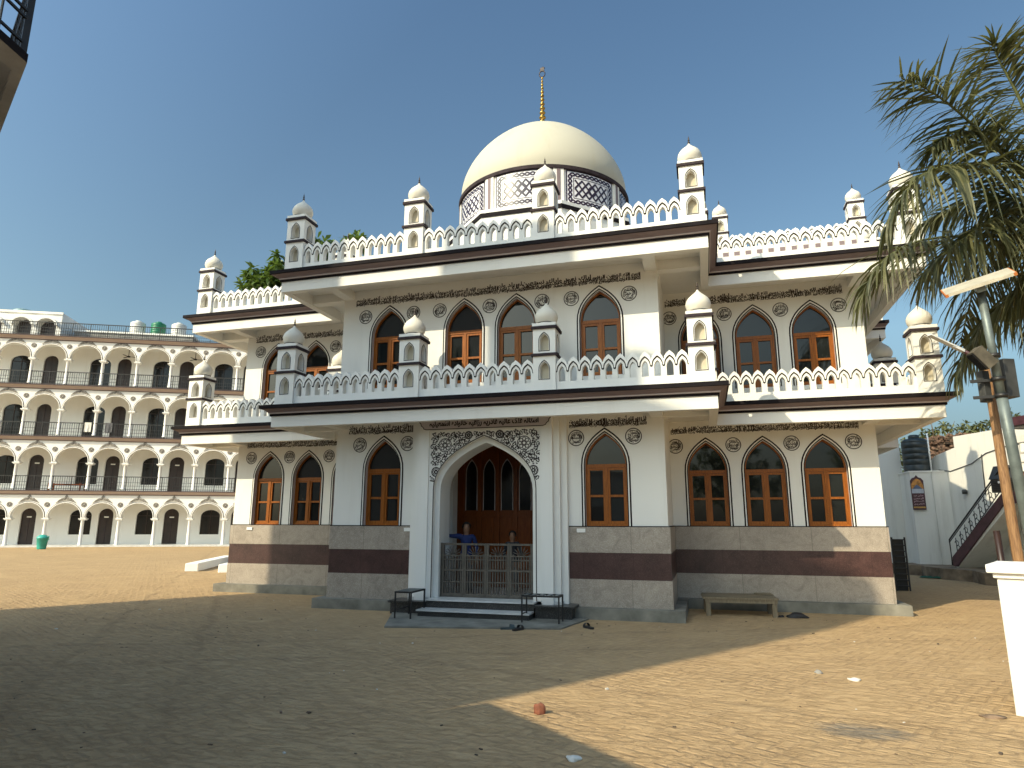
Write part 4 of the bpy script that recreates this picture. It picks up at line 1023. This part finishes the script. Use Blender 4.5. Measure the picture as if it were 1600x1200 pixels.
# ================================================================== PALM
PT=empty('palm_tree',(9.22,-.62,0),0,'feathery palm reaching in from the right edge over the lamp pole','palm tree')
def palm():
    m_=MB(); pts=[(0,0,0),(.02,0,.5),(0,-.03,2),(-.05,-.06,4),(-.10,-.10,5.4),(-.12,-.14,6.25)]
    m_.tube(pts,[.24,.17,.14,.135,.12,.10],14); m_.build('trunk',['palmtrunk'],PT)
    o=Vector((9.22,-.62,0))
    FR=[[(9.09,-0.79,6.14),(8.18,-1.52,6.86),(7.41,-2.11,7.38),(6.80,-2.45,7.63)],
     [(9.09,-0.76,6.14),(8.06,-1.49,6.53),(7.14,-2.09,6.41),(6.49,-2.24,5.65)],
     [(9.72,0.58,6.49),(8.62,-0.02,6.12),(7.29,-0.77,5.90),(6.34,-1.02,5.05)],
     [(9.14,-0.53,5.83),(8.75,-0.28,5.25),(8.25,-0.19,4.71),(7.73,-0.15,3.90)],
     [(9.04,-0.84,6.26),(8.73,-1.18,7.65),(8.44,-1.40,8.30),(8.37,-1.50,8.61)],
     [(9.66,0.50,6.68),(8.79,-0.56,6.36),(7.85,-1.21,5.79),(7.08,-1.40,5.14)],
     [(9.03,-0.81,6.20),(8.60,-0.51,6.54),(8.11,-0.21,6.66),(7.50,0.02,6.43)],
     [(9.03,-0.81,6.20),(8.34,-1.22,7.06),(7.76,-1.57,7.18),(7.25,-1.80,6.89)],
     [(9.09,-0.88,6.14),(8.86,-1.68,5.85),(8.51,-2.26,5.28),(8.17,-2.60,4.47)]]
    r=random.Random(8)
    for q in range(7):
        a=-.9+q*.45; FR.append([(9.1+rr_*math.cos(a),-.76+rr_*math.sin(a),zz_+.4*r.random()) for rr_,zz_ in ((.05,6.05),(1.0,6.3),(1.9,5.7),(2.6,4.6))])
    for fi,P in enumerate(FR):
        C=[Vector(p)-o for p in P]
        def cur(t):
            u=1-t; return C[0]*u**3+(C[1]*3)*u*u*t+(C[2]*3)*u*t*t+C[3]*t**3
        # pull control points so the curve passes near the inner points
        A1=(C[1]*18-C[0]*5-C[2]*9+C[3]*2)/6; A2=(C[2]*18-C[3]*5-C[1]*9+C[0]*2)/6; C[1],C[2]=A1,A2
        m_=MB(); pts=[cur(i/12) for i in range(13)]
        m_.tube(pts,[.028*(1-i/13)+.006 for i in range(13)],6,1)
        n=44; Lf=sum((pts[i+1]-pts[i]).length for i in range(12))
        for i in range(n):
            t=.13+.87*i/(n-1); p=cur(t); tg=(cur(min(1,t+.02))-cur(t-.02)).normalized()
            sd=tg.cross(Vector((0,0,1))); 
            if sd.length<.15: sd=tg.cross(Vector((.4,.9,0)))
            sd.normalize(); upv=sd.cross(tg)
            ln=(1.22 if C[3].z<C[0].z-.4 else 1)*(.36+.52*math.sin(PI*min(1,.18+.80*t)))*r.uniform(.85,1.15)*(Lf/2.4)**.5
            for s_ in (-1,1):
                for rep in range(2):
                    d=(sd*s_*r.uniform(.55,.95)+tg*r.uniform(.45,.8)+upv*r.uniform(-.25,.55)).normalized()
                    w=.022*r.uniform(.75,1.25); gr=r.uniform(.3,1.25)*(1.5 if C[3].z<C[0].z-.4 else 1)
                    prev=p+tg*r.uniform(-.02,.02); vs=[]; dirv=d.copy(); sg=4
                    wv=dirv.cross(Vector((0,0,1)));  wv=wv.normalized() if wv.length>.01 else sd
                    wv=(wv+upv*r.uniform(-.8,.8)).normalized()
                    for k_ in range(sg+1):
                        ww=w*(1-.15*k_) if k_<sg else .001
                        if k_==0: ww=w*.5
                        vs+= [prev-wv*ww,prev+wv*ww]
                        dirv=(dirv+Vector((0,0,-gr*.38))).normalized(); prev=prev+dirv*ln/sg
                    m_.add(vs,[(2*k_,2*k_+1,2*k_+3,2*k_+2) for k_ in range(sg)],0)
        m_.build('frond',['palm','palmstem'],PT,recalc=False)
palm()

# ================================================================== TREES
def leaf_tree(name,loc,label,trunk_h,blobs,nleaf,ls,matn,seed,lean=(0,0)):
    t=empty(name,loc,0,label,'tree'); r=random.Random(seed)
    b=MB(); top=Vector((lean[0],lean[1],trunk_h)); b.tube([(0,0,0),top*.5,top],[.28,.22,.15],10)
    for c,R_ in blobs:
        c=Vector(c); mid=(top+c)/2+Vector((r.uniform(-.3,.3),r.uniform(-.3,.3),-.2)); b.tube([top*.85,mid,c],[.11,.07,.03],7)
        for k_ in range(5):
            e=c+Vector((r.uniform(-1,1),r.uniform(-1,1),r.uniform(-.6,1)))*R_*.8; b.tube([mid,(mid+e)/2+Vector((0,0,.15)),e],[.05,.03,.012],5)
    b.build('trunk',['bark'],t)
    m_=MB()
    for c,R_ in blobs:
        c=Vector(c)
        ncl=max(8,int(nleaf/18))
        for q in range(ncl):
            while True:
                v=Vector((r.uniform(-1,1),r.uniform(-1,1),r.uniform(-1,1)))
                if .25<v.length<1: break
            cc=c+Vector((v.x*R_*1.15,v.y*R_*1.15,v.z*R_*.85))
            for k_ in range(18):
                d=Vector((r.gauss(0,1),r.gauss(0,1),r.gauss(-.15,.75))).normalized(); L=ls*r.uniform(.7,1.3); w=L*.19
                s_=d.cross(Vector((r.random()-.5,r.random()-.5,1))).normalized(); dn=Vector((0,0,-.25*L))
                p0=cc+d*ls*.12
                m_.add([p0-s_*w*.3,p0+s_*w*.3,p0+d*L*.5+s_*w,p0+d*L*.5-s_*w,p0+d*L+dn],[(0,1,2,3),(3,2,4)],0)
    m_.build('crown',[matn],t,recalc=False); return t
leaf_tree('mango_tree',(-13.6,14.5,0),'bright green broad leaved tree showing over the left wing roof of the mosque',9.5,
  [((-1.9,-1.2,13.0-.3),.75),((-.9,-1.0,13.25),.8),((-.2,-.3,12.6),1.1),((-1.5,-1.4,12.2),.7),((1.0,-1.0,14.0),.55),((2.6,-1.0,14.15),.5),((1.0,-.5,13.0),.8),((-2.4,-1.3,12.45),.5),((.6,0,12.2),1.2)],330,.42,'leaf',4)
leaf_tree('roadside_tree',(18.6,37,.9),'dusty round tree above the ruined brick wall, left of the pair',3.5,[((-1.3,0,5.1),1.3),((.2,0,6.1),1.3),((-.4,-.5,4.6),1.4),((-2.4,0,4.5),1.1),((1.3,0,5.2),1.2)],520,.34,'leafdry',5)
leaf_tree('roadside_tree',(22.3,37,1.1),'dusty round tree above the compound wall, nearest the brown post',3.5,[((-1.2,0,6.2),1.2),((.3,0,6.4),1.3),((1.6,0,5.8),1.2),((0,-.5,5.0),1.5),((-2.0,0,5.2),1.0)],520,.34,'leafdry',6)

for x,y,h,sd in ((5.5,-27,3.2,31),(14.5,-25,3.8,32)):
    leaf_tree('neem_tree',(x,y,0),'leafy tree behind the camera, %s of the two'%('left' if x<10 else 'right'),h,[((-1.6,0,h+1.2),1.7),((.4,.3,h+2.2),2.0),((1.9,-.2,h+1.0),1.6),((0,0,h+.4),1.8)],620,.42,'leaf',sd)
# ================================================================== SMALL THINGS IN THE YARD
def rack(loc,rz,sx,sy,h,label):
    t=empty('iron_rack',loc,rz,label,'rack'); f=MB()
    for x0,x1,y0,y1 in [(-sx,sx,-sy,-sy+.02),(-sx,sx,sy-.02,sy),(-sx,-sx+.02,-sy+.02,sy-.02),(sx-.02,sx,-sy+.02,sy-.02)]: f.box(x0,x1,y0,y1,h-.025,h)
    f.box(-sx,-sx+.014,-sy+.02,sy-.02,.12,.134); f.build('frame',['iron'],t)
    l=MB(); l.box(-.011,.011,-.011,.011,0,h-.025); o=l.build('leg',['iron'],t,(-sx+.012,-sy+.012,0))
    for a,b in ((1,-1),(-1,1),(1,1)): dup(o,t,(a*(sx-.012),b*(sy-.012),0))
    s=MB(); n=int(sy*2/.07) if sy>sx else int(sx*2/.11)
    for i in range(n):
        if sy>sx: y=-sy+2*sy*(i+.5)/n; s.box(-sx+.02,sx-.02,y-.016,y+.016,h-.018,h+.004)
        else: x=-sx+2*sx*(i+.5)/n; s.box(x-.028,x+.028,-sy+.02,sy-.02,h-.018,h+.004)
    s.build('slats',['cord'],t)
rack((-1.11,-.88,.022),0,.155,.29,.43,'small black iron slatted rack left of the mosque steps')
rack((1.21,-.86,.022),0,.315,.16,.42,'black iron slatted rack right of the mosque steps')
BE=empty('plank_bench',(4.32,1.12,0),rad(4),'low weathered wooden plank bench by the right wing wall','bench')
m_=MB()
for i,(y,w_) in enumerate([(-.20,.085),(-.02,.08),(.15,.08),(.29,.055)]): m_.box(-.64+.02*(i%2),.62-.015*(i%3),y-w_,y+w_,.285+.004*i,.318+.004*i)
m_.box(.30,.58,.16,.34,.335,.352)
m_.build('seat',['oldwood'],BE)
m_=MB(); m_.box(-.60,.60,-.27,-.245,.225,.284); m_.box(-.60,.60,.29,.315,.225,.284); m_.build('rail',['oldwood'],BE)
m_=MB(); m_.box(-.04,.04,-.035,.035,0,.285); l_=m_.build('leg',['oldwood'],BE,(-.55,-.22,0)); [dup(l_,BE,p) for p in ((.55,-.22,0),(-.55,.30,0),(.55,.30,0))]
# white concrete beams lying on the sand
for i,(a,b,lab) in enumerate([((-12.3,6.75),(-14.6,11.4),'longest white concrete beam lying on the sand left of the mosque'),((-10.9,6.6),(-12.6,10.2),'white concrete beam nearest the mosque corner')]):
    a=Vector((*a,0));b=Vector((*b,0)); u=(b-a).normalized(); s_=Vector((-u.y,u.x,0)); m_=MB(); L=(b-a).length
    m_.obox((0,0,.13),u*L/2,s_*.20,(0,0,.13)); o_=m_.build('concrete_beam',['whitec'],None,(a+b)/2,bevel=.02); tag(o_,lab,'beam')
m_=MB(); m_.obox((0,0,.10),(.5,.28,0),(-.14,.25,0),(0,0,.10)); o_=m_.build('concrete_block',['whitec'],None,(-11.5,8.4,0),bevel=.02); tag(o_,'short white concrete block between the two long beams','block')
# green cloth
m_=MB(); r=random.Random(2); n=9
hh=[[.02+.07*r.random()*math.sin(PI*i/n)*(1 if j else .2) for i in range(n+1)] for j in range(5)]
for j in range(4):
    for i in range(n): m_.quad((i*.11,j*.16+.03*math.sin(i),hh[j][i]),((i+1)*.11,j*.16+.03*math.sin(i+1),hh[j][i+1]),((i+1)*.11,(j+1)*.16+.03*math.sin(i+1),hh[j+1][i+1]),(i*.11,(j+1)*.16+.03*math.sin(i),hh[j+1][i]))
o_=m_.build('green_cloth',['clothg'],None,(9.75,10.9,0),recalc=False); o_.rotation_euler=(0,0,rad(-20)); tag(o_,'crumpled dark green cloth on the shaded ground by the outbuilding','cloth')
# bag / shoes / debris
def lump(name,loc,size,matn,label,cat,seed,flat=.55):
    m_=MB(); bm=bmesh.new(); bmesh.ops.create_icosphere(bm,subdivisions=3,radius=1); r=random.Random(seed)
    ph=[r.uniform(0,6) for _ in range(6)]
    for v in bm.verts:
        c=v.co; k_=1+.20*math.sin(3*c.x+ph[0])*math.cos(2.6*c.y+ph[1])+.12*math.sin(5*c.z+ph[2]+4*c.x); v.co=Vector((c.x*size[0]*k_,c.y*size[1]*k_,max(-.25,c.z)*size[2]*k_+.2*size[2]))
    me=bpy.data.meshes.new(name); bm.to_mesh(me); bm.free(); me.materials.append(M[matn]); 
    for p in me.polygons: p.use_smooth=True
    o=bpy.data.objects.new(name,me); COL.objects.link(o); o.location=loc; tag(o,label,cat); return o
lump('cloth_bag',(5.25,1.02,0),(.17,.09,.07),'shoe','black crumpled bag on the ground right of the plank bench','bag',1)
lump('cloth_scrap',(4.98,1.0,0),(.05,.03,.03),'shoe','small dark scrap just left of the black bag','scrap',2)
lump('broken_brick',(2.37,-5.85,.0),(.045,.04,.075),'brickr','broken red brick standing on the sunlit sand','brick',3)
lump('crumpled_paper',(5.21,-3.76,0),(.07,.05,.02),'paper','crumpled white paper on the sunlit sand at the right','paper',4)
lump('stone',(4.91,-3.51,0),(.04,.03,.03),'slate','small grey stone left of the crumpled white paper','stone',5)
lump('crumpled_paper',(2.86,-6.88,0),(.05,.04,.025),'paper','white paper scrap at the lower edge in shade','paper',6)
lump('dry_leaf_clump',(6.05,-4.9,0),(.10,.05,.02),'rubble','brown leaf litter at the foot of the white pillar','leaf litter',7)
def slipper(loc,rz,label,matn):
    t=empty('slipper',loc,rz,label,'slipper'); m_=MB(); P=[(-.12,-.03),(-.13,0),(-.12,.03),(-.03,.035),(.06,.046),(.11,.03),(.125,0),(.11,-.03),(.06,-.046),(-.03,-.035)]
    m_.ext([P],lambda a,b,d:(a,b,d),.028,0,0); m_.build('sole',[matn],t)
    m_=MB(); n=8; A=[(.015,.046*math.cos(PI*i/n),.028+.05*math.sin(PI*i/n)) for i in range(n+1)]; B=[(.085,.042*math.cos(PI*i/n),.026+.042*math.sin(PI*i/n)) for i in range(n+1)]
    for i in range(n): m_.quad(A[i],A[i+1],B[i+1],B[i])
    m_.build('strap',[matn],t)
slipper((.86,-1.60,0),.4,'slate blue slipper on the apron edge, left of the pair','blueshoe'); slipper((1.02,-1.63,0),1.2,'dark slipper on the apron edge, right of the pair','shoe'); slipper((2.0,-1.15,0),2.3,'lone dark slipper on the sand before the right bay','shoe')
# fine litter nobody could count
m_=MB(); r=random.Random(21)
for i in range(300):
    x=r.uniform(-9,9); y=r.uniform(-8.6,1.0)
    if y>-.3 and -3.6<x<3.6: continue
    s_=r.uniform(.004,.011)*(1.8 if r.random()<.06 else 1); a=r.random()*PI
    m_.obox((x,y,s_*.35),(s_*math.cos(a)*r.uniform(.8,2.2),s_*math.sin(a),0),(-s_*math.sin(a)*.6,s_*math.cos(a)*.6,0),(r.uniform(-.3,.3)*s_,0,s_*.4),r.choice((0,0,0,1,1,1,2)))
o_=m_.build('litter_specks',['bark','rubble','paper']); tag(o_,'tiny stones and litter scattered over the sand','litter',kind='stuff')

# ================================================================== TWO CHILDREN BEHIND THE GATE
def person(loc,rz,H,pose,cloth,label):
    """one skinned body; hair is a child; clothing colours are regions of the body mesh"""
    s=H/1.37
    J={'pelvis':(0,0,.68),'belly':(0,0,.82),'chest':(0,0,.98),'neck':(0,.005,1.10),'chin':(0,.012,1.145),'head':(0,.012,1.235),'crown':(0,.0,1.31),
       'nose':(0,.093,1.215),'hipL':(-.075,0,.66),'kneeL':(-.08,.015,.36),'ankL':(-.085,-.01,.07),'toeL':(-.09,.12,.03),
       'hipR':(.075,0,.66),'kneeR':(.08,.015,.36),'ankR':(.085,-.01,.07),'toeR':(.09,.12,.03)}
    J.update(pose)
    Rr={'pelvis':.095,'belly':.092,'chest':.105,'neck':.040,'chin':.068,'head':.092,'crown':.064,'nose':.014,'hip':.070,'knee':.050,'ank':.036,'toe':.028,'sh':.058,'el':.036,'wr':.024,'pa':.024}
    E=[('pelvis','belly'),('belly','chest'),('chest','neck'),('neck','chin'),('chin','head'),('head','crown'),('head','nose')]
    for q in 'LR':
        E+=[('pelvis','hip'+q),('hip'+q,'knee'+q),('knee'+q,'ank'+q),('ank'+q,'toe'+q),('chest','sh'+q),('sh'+q,'el'+q),('el'+q,'wr'+q),('wr'+q,'pa'+q)]
        wr=Vector(J['wr'+q]);pa=Vector(J['pa'+q]); d=(pa-wr).normalized(); sd=d.cross(Vector((0,0,1))); sd=sd.normalized() if sd.length>.1 else Vector((0,1,0))
        for k_ in range(4):
            b=pa+sd*(-.018+.012*k_)+d*.008; L=(.042,.05,.046,.036)[k_]
            J['f%s%da'%(q,k_)]=tuple(b); J['f%s%db'%(q,k_)]=tuple(b+d*L*.55); J['f%s%dc'%(q,k_)]=tuple(b+d*L*.9+Vector((0,0,-.012)))
            E+=[('pa'+q,'f%s%da'%(q,k_)),('f%s%da'%(q,k_),'f%s%db'%(q,k_)),('f%s%db'%(q,k_),'f%s%dc'%(q,k_))]
        tb=wr+(pa-wr)*.5; J['t%sa'%q]=tuple(tb-sd*.024+d*.01); J['t%sb'%q]=tuple(tb-sd*.034+d*.035); E+=[('wr'+q,'t%sa'%q),('t%sa'%q,'t%sb'%q)]
    names=list(J); me=bpy.data.meshes.new('person'); me.from_pydata([tuple(c*s for c in J[n]) for n in names],[(names.index(a),names.index(b)) for a,b in E],[])
    o=bpy.data.objects.new('person',me); COL.objects.link(o)
    sk=o.modifiers.new('skin','SKIN'); sk.use_smooth_shade=True
    for i,n in enumerate(names):
        v=me.skin_vertices[0].data[i]; key=n[:-1] if n[-1] in 'LR' else n
        rr=Rr.get(key,.0075 if n[0] in 'ft' else .03)*s; v.radius=(rr,rr*(.8 if n in('chest','belly','pelvis') else 1)); v.use_root=(n=='pelvis')
    sb=o.modifiers.new('sub','SUBSURF'); sb.levels=2; sb.render_levels=2
    bpy.context.view_layer.update()
    nm=bpy.data.meshes.new_from_object(o.evaluated_get(bpy.context.evaluated_depsgraph_get()))
    bpy.data.objects.remove(o)
    for mm in ('skin',cloth,'trous','shoe'): nm.materials.append(M[mm])
    wrs=[Vector(J['wrL'])*s,Vector(J['wrR'])*s]; els=[Vector(J['elL'])*s,Vector(J['elR'])*s]
    for p in nm.polygons:
        c=p.center; z=c.z/s; mi=0
        hand=False
        for w_,e_ in zip(wrs,els):
            if (c-w_).dot((w_-e_).normalized())>-.01*s and (c-w_).length<.16*s: hand=True
        if z<.075: mi=3
        elif z<.64: mi=2
        elif z<1.085: mi=1
        if hand: mi=0
        elif mi==0 and (abs(c.x)>.09*s): mi=1
        p.material_index=mi; p.use_smooth=True
    o=bpy.data.objects.new('person',nm); COL.objects.link(o); o.location=loc; o.rotation_euler=(0,0,rz); tag(o,label,'person')
    hb=MB(); n1,n2=16,9
    vs=[];fs=[]
    for i in range(n2+1):
        th=PI*.62*i/n2
        for j in range(n1):
            ph_=2*PI*j/n1; fr=math.sin(ph_); rr=.086*s*(1+.05*math.sin(5*ph_+i))
            lim=th*(1-.50*max(0,fr)) 
            vs.append((rr*math.sin(lim)*math.cos(ph_),rr*math.sin(lim)*fr+.006*s-.006*s,1.24*s+rr*1.02*math.cos(lim)))
    for i in range(n2):
        for j in range(n1): fs.append((i*n1+j,i*n1+(j+1)%n1,(i+1)*n1+(j+1)%n1,(i+1)*n1+j))
    hb.add(vs,fs,0,True); hb.build('hair',['hair'],o,recalc=False)
    ey=MB()
    for sx in (-1,1): ey.lathe([(0,-.009),(.009,0),(0,.009)],(sx*.031*s,.084*s,1.236*s),8)
    ey.build('eyes',['hair'],o); return o
# local +y is the way the child faces
person((-.62,.55,.27),rad(200),1.37,{'shL':(-.135,0,1.06),'elL':(-.20,.0,.84),'wrL':(-.20,.06,.66),'paL':(-.20,.08,.60),'shR':(.135,0,1.06),'elR':(.30,.03,1.06),'wrR':(.46,.05,1.10),'paR':(.52,.055,1.12)},'bluej','child in a blue jacket behind the gate with one arm stretched out')
person((.22,.85,.27),rad(185),1.20,{'shL':(-.13,0,1.06),'elL':(-.19,-.02,.84),'wrL':(-.19,.05,.64),'paL':(-.19,.07,.58),'shR':(.13,0,1.06),'elR':(.19,-.02,.84),'wrR':(.19,.05,.64),'paR':(.19,.07,.58)},'darkj','child in dark clothes standing behind the right leaf of the gate')

# ================================================================== LIGHT, SKY, CAMERA
el,az=rad(SUN_EL),rad(SUN_AZ)
d=Vector((math.sin(az)*math.cos(el),math.cos(az)*math.cos(el),-math.sin(el)))
sun=bpy.data.lights.new('sun','SUN'); sun.energy=3.1; sun.angle=rad(.53); sun.color=(1,.87,.61)
so=bpy.data.objects.new('sun',sun); COL.objects.link(so); so.rotation_euler=d.to_track_quat('-Z','Y').to_euler(); so.location=(0,-20,30)
w=bpy.data.worlds.new('World'); scene.world=w; w.use_nodes=True; nt=w.node_tree; bg=nt.nodes['Background']
sky=nt.nodes.new('ShaderNodeTexSky'); sky.sky_type='NISHITA'; sky.sun_disc=False; sky.sun_elevation=el; sky.sun_rotation=az+PI
sky.air_density=1.0; sky.dust_density=3.0; sky.ozone_density=2.0; sky.altitude=200
# the haze band near the horizon is darker than a clear-air sky gives it
tcw=nt.nodes.new('ShaderNodeTexCoord'); sxw=nt.nodes.new('ShaderNodeSeparateXYZ'); nt.links.new(tcw.outputs['Generated'],sxw.inputs[0])
rw=nt.nodes.new('ShaderNodeValToRGB'); ew=rw.color_ramp.elements; ew[0].position=0; ew[0].color=(.19,.21,.24,1); ew[1].position=.75; ew[1].color=(.64,.79,.81,1)
e2=ew.new(.25); e2.color=(.76,.83,.71,1); nt.links.new(sxw.outputs[2],rw.inputs[0])
mw=nt.nodes.new('ShaderNodeMix'); mw.data_type='RGBA'; mw.blend_type='MULTIPLY'; mw.inputs[0].default_value=1; nt.links.new(sky.outputs[0],mw.inputs[6]); nt.links.new(rw.outputs[0],mw.inputs[7])
# sky boosted round the sun, added as fill light on the shaded facade
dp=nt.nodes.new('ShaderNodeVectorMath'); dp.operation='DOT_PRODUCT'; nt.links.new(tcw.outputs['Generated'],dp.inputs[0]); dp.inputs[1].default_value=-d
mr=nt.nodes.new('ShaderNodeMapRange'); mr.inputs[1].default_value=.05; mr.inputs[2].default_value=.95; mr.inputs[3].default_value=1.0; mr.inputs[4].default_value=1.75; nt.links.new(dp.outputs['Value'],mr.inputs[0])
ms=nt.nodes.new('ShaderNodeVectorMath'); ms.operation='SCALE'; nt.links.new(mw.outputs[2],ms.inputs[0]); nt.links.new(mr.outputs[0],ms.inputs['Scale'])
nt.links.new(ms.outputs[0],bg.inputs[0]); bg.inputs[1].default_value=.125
cam=bpy.data.cameras.new('camera'); cam.sensor_fit='HORIZONTAL'; cam.sensor_width=36; cam.lens=1034.184/1600*36; cam.clip_end=2000; cam.clip_start=.05
co=bpy.data.objects.new('camera',cam); COL.objects.link(co); scene.camera=co
yw,pt_,rl=.279,.2052,.0018
c_,s_=math.cos(yw),math.sin(yw); r_=Vector((c_,s_,0)); fwv=Vector((-s_,c_,0)); F_=fwv*math.cos(pt_)+Vector((0,0,math.sin(pt_))); u_=-fwv*math.sin(pt_)+Vector((0,0,math.cos(pt_)))
Rx=r_*math.cos(rl)+u_*math.sin(rl); Ux=-r_*math.sin(rl)+u_*math.cos(rl)
mt=Matrix(((Rx.x,Ux.x,-F_.x,3.8195),(Rx.y,Ux.y,-F_.y,-11.7781),(Rx.z,Ux.z,-F_.z,1.6),(0,0,0,1))); co.matrix_world=mt
vs=scene.view_settings; vs.view_transform='Standard'; vs.look='None'; vs.exposure=.74; vs.gamma=1; vs.use_curve_mapping=False

# groups for look-alike things
GR={'iron_rack':'iron racks beside the mosque steps','slipper':'slippers left near the entrance','roadside_tree':'dusty trees beyond the compound wall','neem_tree':'trees behind the camera',
    'person':'children behind the gate','hanging_cloth':'cloths over the arcade railing','concrete_beam':'concrete beams on the sand','crumpled_paper':'paper scraps on the sand'}
for o in bpy.data.objects:
    n=o.name.split('.')[0]
    if o.parent is None and 'category' in o:
        if n in GR: o['group']=GR[n]
        elif n=='water_tank' and o.location.z>10: o['group']='water tanks on the arcaded building roof'
